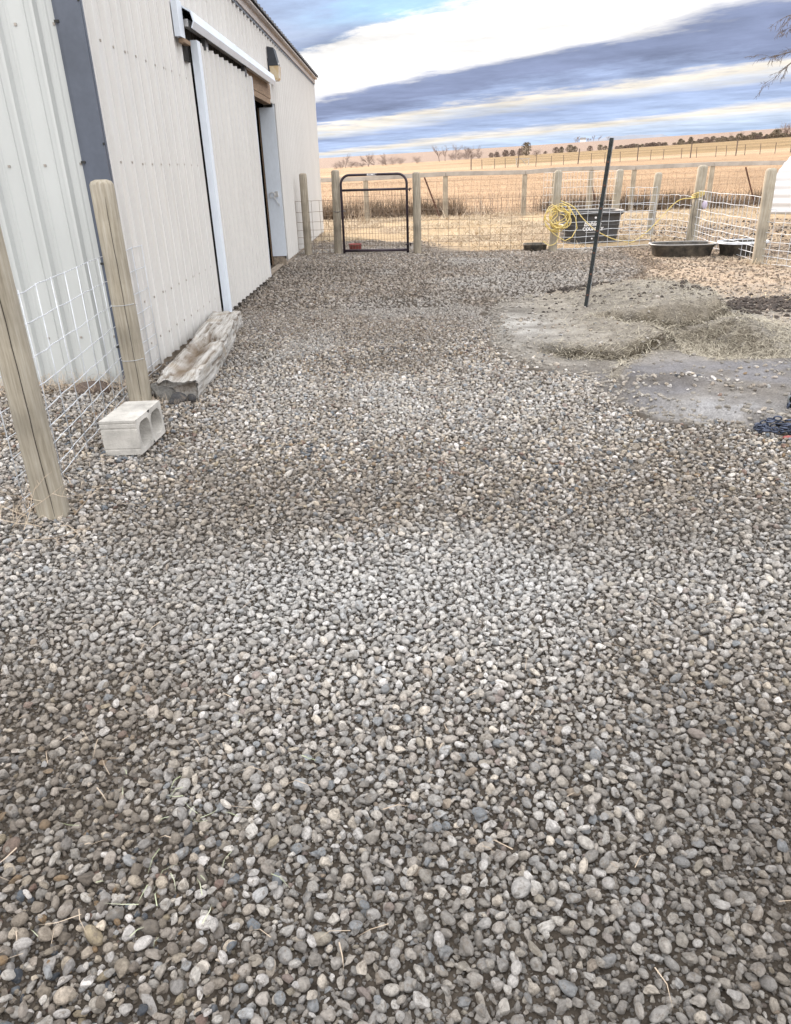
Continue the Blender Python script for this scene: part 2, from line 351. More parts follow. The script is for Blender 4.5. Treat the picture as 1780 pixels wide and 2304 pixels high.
def el_sky(az): return np.radians(np.clip(.86 + (az + 5.3) * .024, .4, 2.2))
def far_h(x, y):
    R = np.hypot(x, y); az = np.clip(np.degrees(np.arctan2(x, np.maximum(y, 1e-6))), -60, 60)
    zc_ = EYE + 300 * np.tan(np.clip(el_crest(az), -.01, .04)); zs = EYE + 1500 * np.tan(el_sky(az))
    up = zc_ * np.clip((R - 50) / 250, 0, 1)
    dip = sstep(2, 10, az) * 4.0 * sstep(300, 420, R)
    h = up - dip
    k = sstep(330, 1500, R)
    h = h * (1 - k) + zs * k
    h = h - 60 * sstep(1600, 5000, R)
    return h + .25 * (fbm(x * .05, y * .05, 3) - .45) * sstep(30, 80, R) + 1.2 * (fbm(x * .004, y * .004, 3) - .45) * sstep(400, 1200, R)
def height(x, y):
    x = np.asarray(x, float); y = np.asarray(y, float)
    k = sstep(22, 40, np.hypot(x, y))
    return near_h(x, y) * (1 - k) + far_h(x, y)
def hz(x, y): return float(height(np.array([x]), np.array([y]))[0])
def axis(lo, hi, step, far_lo, far_hi, growth):
    a = list(np.arange(lo, hi, step)); s = step; p = a[-1]
    while p < far_hi: s *= growth; p += s; a.append(p)
    s = step; p = lo; b = []
    while p > far_lo: s *= growth; p -= s; b.append(p)
    return np.array(sorted(b) + a)
gx = axis(-3.2, 6.2, .038, -6000, 6000, 1.09)
gy = axis(.3, 11.0, .038, -3000, 9000, 1.035)
GX, GY = np.meshgrid(gx, gy)
GZ = height(GX, GY)
def lerp(a, b, k): return a * (1 - k[..., None]) + np.array(b) * k[..., None]
def ground_colour(x, y):
    R = np.hypot(x, y); az = np.degrees(np.arctan2(x, np.maximum(y, 1e-6)))
    n = fbm(x * 1.7, y * 1.7, 4) * 1.07; n2_ = fbm(x * 6 + 3, y * 6, 3) * 1.14
    c = np.zeros(x.shape + (3,)) + np.array([.095, .08, .066])
    c = c * (.8 + .45 * n[..., None])
    d = sdf(DIRT, x, y) + .25 * (n2_ - .5)
    dirt = sstep(.08, -.12, d)
    c = lerp(c, [.27, .25, .225], dirt); c = c * (1 + (dirt * ((n2_ - .5) * .8 + (fbm(x * 2, y * 14 + x * 4, 3) * 1.14 - .5) * .5))[..., None])
    lil = dirt * sstep(6.2, 5.6, y) * (.4 + .6 * sstep(.35, .6, n))
    c = lerp(c, [.20, .195, .205], lil)
    pale = dirt * np.exp(-((x - 1.3) ** 2 / .2 + (y - 7.4) ** 2 / .5)); c = lerp(c, [.40, .39, .375], np.clip(pale * 1.1 * (.1 + 1.3 * n2_), 0, 1))
    pale = dirt * np.exp(-((x - 2.1) ** 2 / .5 + (y - 4.55) ** 2 / .04)); c = lerp(c, [.34, .34, .355], np.clip(pale * 1.1 * (.0 + 1.4 * n2_), 0, 1))
    wet = np.exp(-((x - 1.75) ** 2 / .12 + (y - 5.5 + .1 * x) ** 2 / .05)); c = lerp(c, [.12, .115, .12], np.clip(wet * 2.2 * sstep(.3, .6, n2_), 0, .85)); blot = dirt * sstep(.52, .68, fbm(x * 2.6 + 77, y * 3.4, 4) * 1.07) * sstep(10, 9, y); c = lerp(c, [.15, .135, .12], blot * .55)
    stk = sstep(.10, -.04, sdf(TONGUE, x, y)) * sstep(1.3, 1.8, x) + sstep(.1, -.1, sdf(HOLLOW, x, y)); c = lerp(c, [.16, .135, .10], np.clip(stk * sstep(.25, .6, n2_) * np.maximum(sstep(.1, -.1, sdf(HOLLOW, x, y)), np.exp(-(sdf(TONGUE, x, y) / .12) ** 2)) * 1.3, 0, .85)); c = lerp(c, [.30, .27, .225], np.clip(stk, 0, .6) * .6)  # hollow and ledge rims darkened, standing in for shade under the straw
    edge = np.exp(-((sdf(PAD3, x, y)) / .07) ** 2) * sstep(5.2, 5.7, y); c = lerp(c, [.26, .23, .18], np.clip(edge * n2_ * 1.5, 0, .6)); face = np.exp(-((sdf(TONGUE, x, y) - .03) / .05) ** 2) * sstep(1.1, 1.5, x); c = lerp(c, [.07, .058, .042], np.clip(face * 1.4, 0, .95))  # tongue face darkened: undercut shade put into the soil colour
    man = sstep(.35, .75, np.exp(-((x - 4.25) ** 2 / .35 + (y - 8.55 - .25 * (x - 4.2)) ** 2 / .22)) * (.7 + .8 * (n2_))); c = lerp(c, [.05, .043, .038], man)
    # sunlit yard: trodden chaff and dung
    chaff = dirt * sstep(8.6, 10.5, y); c = lerp(c, [.35, .28, .22], chaff * (.55 + .45 * sstep(.3, .6, n2_)))
    c = lerp(c, [.13, .10, .08], chaff * sstep(.56, .70, n) * .8)
    # beyond the fence: straw, then dark brush line, then stubble
    st = sstep(15.0, 15.8, y) * sstep(28, 27, y) * (x < 40); c = lerp(c, [.37, .285, .185], st)
    c = lerp(c, [.23, .18, .13], st * sstep(.5, .66, fbm(x * .8 + 9, y * .5, 4) * 1.07) * .8)
    mud = sstep(4.6, 5.6, x) * sstep(12.5, 13.5, y) * sstep(24, 20, y) * (.4 + .6 * sstep(.4, .6, n)); c = lerp(c, [.16, .125, .10], mud * .85)
    gv = sstep(1.8, .5, x + (y - 16) * .45) * sstep(18.6, 17.4, y) * sstep(15.0, 15.2, y); c = lerp(c, [.2, .175, .155], gv)
    dark_band = sstep(.8, .2, np.abs((y - 18.6) - (x - 9) * -.25)) * sstep(6.3, 7.3, x); c = lerp(c, [.10, .09, .085], dark_band * .8)  # darker band across the ground at right
    far = sstep(26.4, 27.4, y)
    fieldn = fbm(x * .06, y * .25, 4) * 1.07
    c = lerp(c, [.32, .225, .145], far); c = c * (1 + (far * (fieldn - .5) * .7)[..., None])
    br = sstep(27.1, 27.6, y) * sstep(30.6, 29.2, y); c = lerp(c, [.10, .075, .055], br * (.35 + .65 * sstep(.35, .55, fbm(x * .7, y * .7, 3))))
    # tan field on the rise to the right, striped by the drill
    tan = sstep(140, 150, R) * (1 - sstep(296, 300, R)) * sstep(4, 8, az)
    c = lerp(c, [.25, .18, .10], tan)
    c = c * (1 - (tan * .28 * sstep(.6, .95, np.sin(R * .085 + az * .12) ** 2))[..., None])
    c = lerp(c, [.37, .285, .19], sstep(118, 126, R) * sstep(146, 140, R) * .8)
    c = lerp(c, [.09, .065, .05], sstep(294, 298, R) * sstep(304, 300, R) * sstep(5, 9, az) * .9)
    fr = sstep(320, 420, R); c = lerp(c, [.235, .18, .15], fr)
    c = lerp(c, [.29, .215, .155], fr * sstep(.5, .6, fbm(x * .0021, y * .006, 3) * 1.1)); 
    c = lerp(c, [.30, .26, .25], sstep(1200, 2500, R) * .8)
    return np.clip(c, .01, .9)
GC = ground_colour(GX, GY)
def grid_mesh(name, X, Y, Z, C):
    ny, nx = X.shape
    me = bpy.data.meshes.new(name)
    co = np.stack([X, Y, Z], -1).reshape(-1, 3).astype(np.float32)
    i = np.arange(ny * nx).reshape(ny, nx)
    q = np.stack([i[:-1, :-1], i[:-1, 1:], i[1:, 1:], i[1:, :-1]], -1).reshape(-1, 4)
    me.vertices.add(len(co)); me.vertices.foreach_set('co', co.ravel())
    me.loops.add(q.size); me.loops.foreach_set('vertex_index', q.ravel().astype(np.int32))
    me.polygons.add(len(q)); me.polygons.foreach_set('loop_start', (np.arange(len(q)) * 4).astype(np.int32)); me.polygons.foreach_set('loop_total', np.full(len(q), 4, np.int32))
    me.polygons.foreach_set('use_smooth', np.ones(len(q), bool))
    a = me.attributes.new('col', 'FLOAT_COLOR', 'POINT')
    a.data.foreach_set('color', np.concatenate([C.reshape(-1, 3), np.ones((len(co), 1))], 1).astype(np.float32).ravel())
    me.update(); me.validate()
    return me
def ground_mat():
    m, t, b = new_mat('ground_soil')
    at = nd(t, 'ShaderNodeAttribute', attribute_type='GEOMETRY', attribute_name='col')
    geo = nd(t, 'ShaderNodeNewGeometry')
    vm = None; src = at.outputs['Color']
    for sc_, amt in ((9., .22), (70., .35), (.6, .14)):
        nz = nd(t, 'ShaderNodeTexNoise', Scale=sc_, Detail=5.0, Roughness=.7); t.links.new(geo.outputs['Position'], nz.inputs['Vector'])
        mr = nd(t, 'ShaderNodeMapRange'); mr.inputs['From Min'].default_value = .3; mr.inputs['From Max'].default_value = .7; mr.inputs['To Min'].default_value = 1 - amt; mr.inputs['To Max'].default_value = 1 + amt
        t.links.new(nz.outputs['Fac'], mr.inputs['Value'])
        vm = nd(t, 'ShaderNodeVectorMath', operation='SCALE'); t.links.new(src, vm.inputs[0]); t.links.new(mr.outputs[0], vm.inputs['Scale']); src = vm.outputs[0]
    t.links.new(src, b.inputs['Base Color']); b.inputs['Roughness'].default_value = .95; b.inputs['Specular IOR Level'].default_value = .1
    nb = nd(t, 'ShaderNodeTexNoise', Scale=55., Detail=7.0, Roughness=.7); t.links.new(geo.outputs['Position'], nb.inputs['Vector'])
    bp = nd(t, 'ShaderNodeBump', Strength=1.0, Distance=.022); t.links.new(nb.outputs['Fac'], bp.inputs['Height'])
    nb2 = nd(t, 'ShaderNodeTexNoise', Scale=1.6, Detail=6.0, Roughness=.65); t.links.new(geo.outputs['Position'], nb2.inputs['Vector'])
    cd = nd(t, 'ShaderNodeVectorMath', operation='LENGTH'); t.links.new(geo.outputs['Position'], cd.inputs[0])
    far_ = nd(t, 'ShaderNodeMapRange'); far_.inputs['From Min'].default_value = 24; far_.inputs['From Max'].default_value = 40; far_.inputs['To Max'].default_value = .35
    t.links.new(cd.outputs['Value'], far_.inputs['Value'])
    bp2 = nd(t, 'ShaderNodeBump', Strength=1.0); t.links.new(far_.outputs[0], bp2.inputs['Distance']); t.links.new(nb2.outputs['Fac'], bp2.inputs['Height']); t.links.new(bp.outputs[0], bp2.inputs['Normal'])
    t.links.new(bp2.outputs[0], b.inputs['Normal'])
    return m
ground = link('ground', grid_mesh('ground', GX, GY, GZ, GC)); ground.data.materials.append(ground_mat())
tag(ground, kind='structure')

# far blue hills
def hill(name, az0, az1, R, elmax, elbase=.2):
    vs_ = []; fs = []; n = 60
    for i in range(n + 1):
        a = math.radians(az0 + (az1 - az0) * i / n); k = math.sin(math.pi * i / n) ** .8
        e = math.radians(elbase + (elmax - elbase) * k * (.9 + .2 * float(vnoise(np.array([i * .35 + R]), np.array([.5]))[0])))
        for rr, zz in ((R, -100), (R + 300, EYE + R * math.tan(e) * .6), (R + 900, EYE + (R + 900) * math.tan(e)), (R + 2500, -100)):
            vs_.append((rr * math.sin(a), rr * math.cos(a), zz))
    for i in range(n):
        for j in range(3): fs.append((i * 4 + j, (i + 1) * 4 + j, (i + 1) * 4 + j + 1, i * 4 + j + 1))
    mb = MB(); mb.add(vs_, fs); o = mb.build(name, M_HILL, smooth=True); tag(o, kind='structure'); return o
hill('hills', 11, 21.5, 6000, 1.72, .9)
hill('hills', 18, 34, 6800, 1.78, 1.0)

# ------------------------------------------------------------------ GRAVEL
def ico(sub):
    import bmesh
    bm = bmesh.new(); bmesh.ops.create_icosphere(bm, subdivisions=sub, radius=1.0)
    V = np.array([v.co[:] for v in bm.verts]); F = [tuple(v.index for v in f.verts) for f in bm.faces]; bm.free(); return V, F
V3, F3 = ico(3)
M_STONE, _t, _b = new_mat('river_stone')
_at = nd(_t, 'ShaderNodeAttribute', attribute_type='INSTANCER', attribute_name='col')
_tc = nd(_t, 'ShaderNodeTexCoord'); _oi = nd(_t, 'ShaderNodeObjectInfo')
_add = nd(_t, 'ShaderNodeVectorMath', operation='ADD'); _t.links.new(_tc.outputs['Object'], _add.inputs[0])
_sc = nd(_t, 'ShaderNodeVectorMath', operation='SCALE'); _t.links.new(_at.outputs['Vector'], _sc.inputs[0]); _sc.inputs['Scale'].default_value = 190.0
_t.links.new(_sc.outputs[0], _add.inputs[1])
_nz = nd(_t, 'ShaderNodeTexNoise', Scale=1.6, Detail=7.0, Roughness=.7); _t.links.new(_add.outputs[0], _nz.inputs['Vector'])
_mr = nd(_t, 'ShaderNodeMapRange'); _mr.inputs['From Min'].default_value = .3; _mr.inputs['From Max'].default_value = .7; _mr.inputs['To Min'].default_value = .62; _mr.inputs['To Max'].default_value = 1.28
_t.links.new(_nz.outputs['Fac'], _mr.inputs['Value'])
_vm = nd(_t, 'ShaderNodeVectorMath', operation='SCALE'); _t.links.new(_at.outputs['Color'], _vm.inputs[0]); _t.links.new(_mr.outputs[0], _vm.inputs['Scale'])
# dried mud clinging in patches
_nm = nd(_t, 'ShaderNodeTexNoise', Scale=1.1, Detail=8.0, Roughness=.75); _ad2 = nd(_t, 'ShaderNodeVectorMath', operation='ADD'); _ad2.inputs[1].default_value = (7, 3, 5); _t.links.new(_add.outputs[0], _ad2.inputs[0]); _t.links.new(_ad2.outputs[0], _nm.inputs['Vector'])
_mm = nd(_t, 'ShaderNodeMapRange'); _mm.inputs['From Min'].default_value = .52; _mm.inputs['From Max'].default_value = .62; _mm.inputs['To Max'].default_value = .75; _t.links.new(_nm.outputs['Fac'], _mm.inputs['Value'])
_mx = nd(_t, 'ShaderNodeMix', data_type='RGBA'); _t.links.new(_mm.outputs[0], _mx.inputs['Factor']); _t.links.new(_vm.outputs[0], _mx.inputs['A']); _mx.inputs['B'].default_value = (.235, .20, .165, 1)
_t.links.new(_mx.outputs['Result'], _b.inputs['Base Color']); _b.inputs['Roughness'].default_value = .8; _b.inputs['Specular IOR Level'].default_value = .25
_bp = nd(_t, 'ShaderNodeBump', Strength=.7, Distance=.2); _t.links.new(_nm.outputs['Fac'], _bp.inputs['Height']); _t.links.new(_bp.outputs[0], _b.inputs['Normal'])

def noise3(P, s, seed):
    r = np.random.default_rng(seed); out = 0
    for k in range(5):
        d = r.normal(size=3); d /= np.linalg.norm(d); out = out + np.sin(P @ d * s * (1 + .5 * k) + r.random() * 6) / (1 + .6 * k)
    return out / 2.5
def stone_mesh(i):
    r = np.random.default_rng(100 + i); P = V3.copy()
    el = np.array([1, r.uniform(.62, .95), r.uniform(.5, .82)])
    ang = r.random() < .8
    if ang:      # broken faces: clip against random planes
        for k in range(r.integers(8, 14)):
            d = r.normal(size=3); d /= np.linalg.norm(d); h = r.uniform(.45, .80); s = P @ d
            over = np.maximum(s - h, 0); P = P - np.outer(over * .94, d)
    P = P * (1 + .08 * noise3(P, 2.2, i)[:, None]) * (1 + .03 * noise3(P, 7, i + 50)[:, None]) * 1.08
    P = P * el; P = P + np.random.default_rng(i + 900).normal(0, .008, P.shape)
    me = bpy.data.meshes.new('stone'); me.from_pydata(P.tolist(), [], F3); me.materials.append(M_STONE)
    me.polygons.foreach_set('use_smooth', [not ang] * len(me.polygons)); me.update(); return me
NST = 26
protos = bpy.data.collections.new('stone_shapes')
stone_me = [stone_mesh(i) for i in range(NST)]
for i, me in enumerate(stone_me):
    protos.objects.link(bpy.data.objects.new('stone_shape_%02d' % i, me))

def gravel_mask(x, y):
    """1 where the gravel lies, falling to 0 in the dirt"""
    n = fbm(x * 2.2 + 40, y * 2.2, 3) * 1.14
    d = sdf(DIRT, x, y) + .8 * (n - .5) + .5 * (fbm(x * 7, y * 7, 3) - .44)
    m = sstep(-.12, .10, d)
    m = m * (1 - sstep(15.0, 15.5, y) * sstep(.3, 1.0, x)) * (1 - sstep(17.3, 18.2, y + .6 * x))
    m = m * ((x > -2.02) | (y < 5.55))
    return m
def mud_mask(x, y):
    """patches where mud has worked up between the stones"""
    n = fbm(x * 1.1 + 7, y * 1.1 + 2, 4) * 1.07
    b = .75 * np.exp(-((x - .75) ** 2 / .5 + (y - .9) ** 2 / .12)) + .45 * np.exp(-((x - 0) ** 2 / .7 + (y - 3.2) ** 2 / .4)) + .30 * np.exp(-((x + .9) ** 2 / .2 + (y - 2.3) ** 2 / .5)) \
        + .25 * np.exp(-((x - .1) ** 2 / .3 + (y - 1.65) ** 2 / .1))+ .5 * np.exp(-((x - 1.3) ** 2 / .3 + (y - 3.3) ** 2 / .4)) + .22 * sstep(6.5, 9.5, y)
    clean = .55 * np.exp(-((x - .3) ** 2 / 2.5 + (y - 2.35) ** 2 / .12)) + .35 * np.exp(-((x + .2) ** 2 / 1.2 + (y - 4.6) ** 2 / .4)) + .3 * np.exp(-((x - .9) ** 2 / .5 + (y - 5.) ** 2 / .9))
    b = b + .9 * np.exp(-((x + 1.15) ** 2 / .10 + (y - 2.2) ** 2 / .5)) + .5 * np.exp(-((x + .75) ** 2 / .06 + (y - 1.3) ** 2 / .1)) + .8 * sstep(1.3, .85, y) * sstep(-.4, .5, x)
    return np.clip(sstep(.38, .92, n + b * .45 - clean * .5), 0, 1)
PAL = 2.0 * np.array([[.30, .265, .225], [.36, .33, .29], [.26, .225, .185], [.40, .38, .35], [.33, .315, .30], [.28, .25, .22], [.44, .42, .40], [.23, .20, .17], [.38, .33, .265]])
PAL_R = np.array([[.20, .235, .28], [.30, .33, .37], [.62, .62, .63], [.40, .28, .17], [.11, .125, .15], [.50, .42, .30], [.33, .22, .18], [.52, .53, .55]])
def scatter(x0, x1, y0, y1, sp, rmin, rmax, lift, keep=1.0, mud_drop=.5):
    nx, ny = int((x1 - x0) / sp), int((y1 - y0) / sp)
    a, b = np.meshgrid(np.arange(nx), np.arange(ny)); a = a + (b % 2) * .5
    x = x0 + (a.ravel() + rng.uniform(-.5, .5, a.size)) * sp; y = y0 + (b.ravel() + rng.uniform(-.5, .5, a.size)) * sp
    vis = (np.abs(x) < 1.45 + .5 * np.abs(y)) & (x < 3.2 + .1 * y)
    k = vis & (rng.random(x.size) < keep * gravel_mask(x, y) * (1 - mud_drop * mud_mask(x, y)))
    x, y = x[k], y[k]; n = x.size
    r = rmin + (rmax - rmin) * rng.random(n) ** 2.0
    return x, y, r, lift * r
def pack(x, y, r, f=.98):
    """keep the stones that do not run into a bigger one"""
    o = np.argsort(-r); g = {}; keep = []; cs = .036; X = x.tolist(); Y = y.tolist(); R_ = r.tolist()
    for i in o.tolist():
        xi, yi, ri = X[i], Y[i], R_[i]; cx_, cy_ = int(xi // cs), int(yi // cs); ok = True
        for a in (cx_ - 1, cx_, cx_ + 1):
            for b in (cy_ - 1, cy_, cy_ + 1):
                for (px_, py_, pr) in g.get((a, b), ()):
                    d = (px_ - xi) ** 2 + (py_ - yi) ** 2; m_ = (pr + ri) * f
                    if d < m_ * m_: ok = False; break
                if not ok: break
            if not ok: break
        if ok: g.setdefault((cx_, cy_), []).append((xi, yi, ri)); keep.append(i)
    return np.array(keep)
def build_gravel():
    L = []
    L.append(scatter(-3.3, 3.2, .35, 4.2, .0125, .0028, .0058, .30, .97, .0))
    L.append(scatter(-3.3, 3.6, .1, 4.6, .0205, .005, .0110, .10, .96, .10))     # chips filling the gaps
    big = [scatter(-3.3, 3.6, .35, 4.6, .0114, .0054, .0165, .75, 1.0, .22), scatter(-3.3, 3.6, .35, 4.6, .0135, .0048, .0080, .55, 1.0, .20), scatter(-3.3, 3.6, .35, 4.6, .10, .015, .022, .6, .9, .5)]
    bx, by, br_, bl_ = [np.concatenate(q) for q in zip(*big)]; br_ = br_ * 1.0
    kp = pack(bx, by, br_); bx, by, br_, bl_ = bx[kp], by[kp], br_[kp], bl_[kp]
    L.append((bx, by, br_, br_ * .6))
    ux, uy, ur, ul = scatter(-3.3, 3.6, .35, 4.6, .022, .0064, .0150, 1.6, .75, .40); kp = pack(ux, uy, ur, 1.25); L.append((ux[kp], uy[kp], ur[kp], ul[kp]))
    L.append(scatter(-3.7, 3.8, 4.6, 9.0, .023, .007, .014, .40, .97, .20))
    L.append(scatter(-3.7, 3.8, 4.6, 9.0, .036, .011, .019, .7, .9, .40))
    L.append(scatter(-2.1, 5.0, 9.0, 18.5, .046, .014, .026, .5, .92, .30))
    X, Y, Rr, Lf = [np.concatenate(q) for q in zip(*L)]
    # strays on the dirt and in the sunlit yard
    n = 14000
    sx = rng.uniform(.9, 7.0, n); sy = rng.uniform(4.2, 15.0, n); g = 1 - gravel_mask(sx, sy)
    kk = rng.random(n) < np.where(sy > 9.3, .8, .30 * sstep(.4, .6, fbm(sx * 3, sy * 3, 3) * 1.14)) * g
    kk |= (rng.random(n) < .9) & (np.exp(-((sx - 2.0) ** 2 / .3 + (sy - 5.15) ** 2 / .05)) > .5)
    sx, sy = sx[kk], sy[kk]; sr = rng.uniform(.008, .022, sx.size)
    X = np.concatenate([X, sx]); Y = np.concatenate([Y, sy]); Rr = np.concatenate([Rr, sr]); Lf = np.concatenate([Lf, .35 * sr])
    Z = height(X, Y) + Lf
    n = X.size
    tilt = rng.normal(0, .38, (n, 2)); rot = np.column_stack([tilt, rng.random(n) * 6.283])
    col = PAL[rng.integers(0, len(PAL), n)] * rng.uniform(.42, 1.45, (n, 1)) * np.array([.985, .985, 1.005])
    rare = rng.random(n) < .14; col[rare] = PAL_R[rng.integers(0, len(PAL_R), rare.sum())] * rng.uniform(.85, 1.15, (rare.sum(), 1))
    mm = mud_mask(X, Y) * rng.uniform(.35, 1, n)
    col = col * (1 - .75 * mm[:, None]) + np.array([.27, .235, .20]) * .75 * mm[:, None]
    warm = sstep(6.0, 9.0, Y) * .6; col = col * (1 - warm[:, None]) + np.array([.37, .315, .27]) * warm[:, None] * rng.uniform(.7, 1.3, (n, 1))
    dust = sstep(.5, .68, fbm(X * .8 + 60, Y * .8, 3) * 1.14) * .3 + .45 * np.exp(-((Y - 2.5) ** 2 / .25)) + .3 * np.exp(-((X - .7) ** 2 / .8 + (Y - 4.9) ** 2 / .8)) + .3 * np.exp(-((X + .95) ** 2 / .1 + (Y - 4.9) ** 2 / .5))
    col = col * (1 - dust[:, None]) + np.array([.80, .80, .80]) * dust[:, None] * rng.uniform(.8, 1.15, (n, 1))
    nearf = .76 + .24 * sstep(1.25, 1.95, Y + .35 * (fbm(X * 1.3, Y * 1.3, 3) - .45)) ; col = col * nearf[:, None]; col = col * np.where(Rr < .0060, .62, 1.0)[:, None]  # smallest chips: muddy fines, darkened further for shade in the gaps
    sy_ = sstep(9.0, 10.2, Y) * sstep(.15, -.1, sdf(DIRT, X, Y)) * .85; col = col * (1 - sy_[:, None]) + np.array([.31, .235, .175]) * sy_[:, None] * rng.uniform(.45, 1.25, (n, 1))
    s = Rr[:, None] * np.column_stack([rng.uniform(.9, 1.35, n), rng.uniform(.8, 1.1, n), rng.uniform(.75, 1.1, n)])
    idx = rng.integers(0, NST, n)
    order = np.argsort(-(Rr / np.hypot(X, np.hypot(Y, 1.5))) + 1e3 * ~((np.abs(X) < .35 + .42 * Y) & (Y > .95) & (X > -1.6)))
    first = order[:300]; rest = np.delete(np.arange(n), first)
    for i in first:
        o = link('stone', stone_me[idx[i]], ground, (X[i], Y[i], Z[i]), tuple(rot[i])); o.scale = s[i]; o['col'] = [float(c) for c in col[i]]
    me = bpy.data.meshes.new('gravel'); me.vertices.add(rest.size)
    me.vertices.foreach_set('co', np.column_stack([X, Y, Z])[rest].astype(np.float32).ravel())
    for nm, ty, dat in (('rot', 'FLOAT_VECTOR', rot), ('scl', 'FLOAT_VECTOR', s)):
        a = me.attributes.new(nm, ty, 'POINT'); a.data.foreach_set('vector', dat[rest].astype(np.float32).ravel())
    a = me.attributes.new('idx', 'INT', 'POINT'); a.data.foreach_set('value', idx[rest].astype(np.int32))
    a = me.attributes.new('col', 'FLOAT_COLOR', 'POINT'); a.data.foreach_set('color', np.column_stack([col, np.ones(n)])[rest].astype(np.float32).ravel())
    me.update()
    o = link('gravel', me, ground); tag(o, kind='stuff')
    instancer(o, protos, me)
    print('stones', n)
def instancer(o, coll, me):
    ng = bpy.data.node_groups.new('scatter_' + o.name, 'GeometryNodeTree')
    ng.interface.new_socket('Geometry', in_out='INPUT', socket_type='NodeSocketGeometry'); ng.interface.new_socket('Geometry', in_out='OUTPUT', socket_type='NodeSocketGeometry')
    gi = ng.nodes.new('NodeGroupInput'); go = ng.nodes.new('NodeGroupOutput')
    ci = ng.nodes.new('GeometryNodeCollectionInfo'); ci.inputs['Collection'].default_value = coll; ci.inputs['Separate Children'].default_value = True; ci.inputs['Reset Children'].default_value = True
    ip = ng.nodes.new('GeometryNodeInstanceOnPoints'); ip.inputs['Pick Instance'].default_value = True
    def na(nm, ty):
        k = ng.nodes.new('GeometryNodeInputNamedAttribute'); k.data_type = ty; k.inputs['Name'].default_value = nm; return k.outputs['Attribute']
    mp = ng.nodes.new('GeometryNodeMeshToPoints')
    ng.links.new(gi.outputs[0], mp.inputs['Mesh']); ng.links.new(mp.outputs[0], ip.inputs['Points']); ng.links.new(ci.outputs[0], ip.inputs['Instance'])
    ng.links.new(na('idx', 'INT'), ip.inputs['Instance Index'])
    er = ng.nodes.new('FunctionNodeEulerToRotation'); ng.links.new(na('rot', 'FLOAT_VECTOR'), er.inputs[0]); ng.links.new(er.outputs[0], ip.inputs['Rotation'])
    ng.links.new(na('scl', 'FLOAT_VECTOR'), ip.inputs['Scale']); ng.links.new(ip.outputs[0], go.inputs[0])
    md = o.modifiers.new('scatter', 'NODES'); md.node_group = ng
build_gravel()

# ------------------------------------------------------------------ BARN
WX, Y0, Y1, EAVE = -2.0, 5.57, 20.9, 3.60
PER = .25
def rib(s):
    """relief of the sheet at distance s along the wall"""
    t = (s / PER) % 1.0
    pts = [(0, .0), (.36, .0), (.40, .006), (.44, .006), (.46, .0), (.60, 0), (.66, .034), (.74, .034), (.80, .0), (.93, 0), (.95, .006), (.985, .006), (1.0, 0)]
    for (a, ha), (b, hb) in zip(pts, pts[1:]):
        if a <= t <= b: return ha + (hb - ha) * (t - a) / (b - a)
    return 0
RIBT = [0, .36, .40, .44, .46, .60, .66, .74, .80, .93, .95, .985]
def siding(name, parent, m, s0, s1, place, zb, zt, zs=None):
    """one sheet from s0 to s1; place(s, relief, z) gives the point; zb/zt functions of s"""
    ss = sorted(set([s0, s1] + [round((k + t) * PER, 5) for k in range(int(s0 / PER) - 1, int(s1 / PER) + 2) for t in RIBT if s0 < (k + t) * PER < s1]))
    mb = MB(); V = []; F = []
    for s in ss:
        r = rib(s)
        V += [place(s, r, zb(s)), place(s, r, zt(s)), place(s, r - .0015, zb(s)), place(s, r - .0015, zt(s))]
    for i in range(len(ss) - 1):
        a, b = i * 4, i * 4 + 4
        F += [(a, b, b + 1, a + 1), (a + 2, a + 3, b + 3, b + 2), (a, a + 2, b + 2, b), (a + 1, b + 1, b + 3, a + 3)]
    F += [(0, 1, 3, 2)]; k = (len(ss) - 1) * 4; F += [(k, k + 2, k + 3, k + 1)]
    mb.add(V, F); return mb.build(name, m, parent)
barn = thing('barn', 'long cream metal barn with vertical ribbed siding and a sliding door', 'barn', (0, 0, 0))
OP0, OP1, OPZ = 8.40, 13.75, 2.55
side = lambda s, r, z: (WX + r, Y0 + s, z)
s = 0.0; L_ = Y1 - Y0
while s < L_ - .01:
    e = min(s + 1.0, L_)
    cuts = [c for c in (OP0 - Y0, OP1 - Y0) if s + .02 < c < e - .02]
    segs = [s] + cuts + [e]
    for a, b in zip(segs, segs[1:]):
        mid = Y0 + (a + b) / 2; ins = OP0 < mid < OP1
        dz = random.uniform(-.004, .004)
        zb = (lambda q: OPZ) if ins else (lambda q, dz=dz: .11 + dz - .03 * sstep(8, 18, Y0 + q))
        siding('siding_panel', barn, M_SIDING, a, b, side, zb, lambda q: EAVE)
    s = e
# gable wall facing the camera
RIDGE_X, RIDGE_Z = -8.0, 5.3
front = lambda s, r, z: (-2.115 - s, Y0 + .02 - r, z)
slope = (RIDGE_Z - EAVE) / (WX - RIDGE_X)
for k in range(12):
    a, b = k * 1.0, k * 1.0 + 1.0
    def zt(q):
        x = -2.115 - q; return EAVE + (WX - x) * slope if x > RIDGE_X else RIDGE_Z - (RIDGE_X - x) * slope
    siding('siding_panel', barn, M_SIDING_SKY, a, b, front, lambda q: .045, zt)
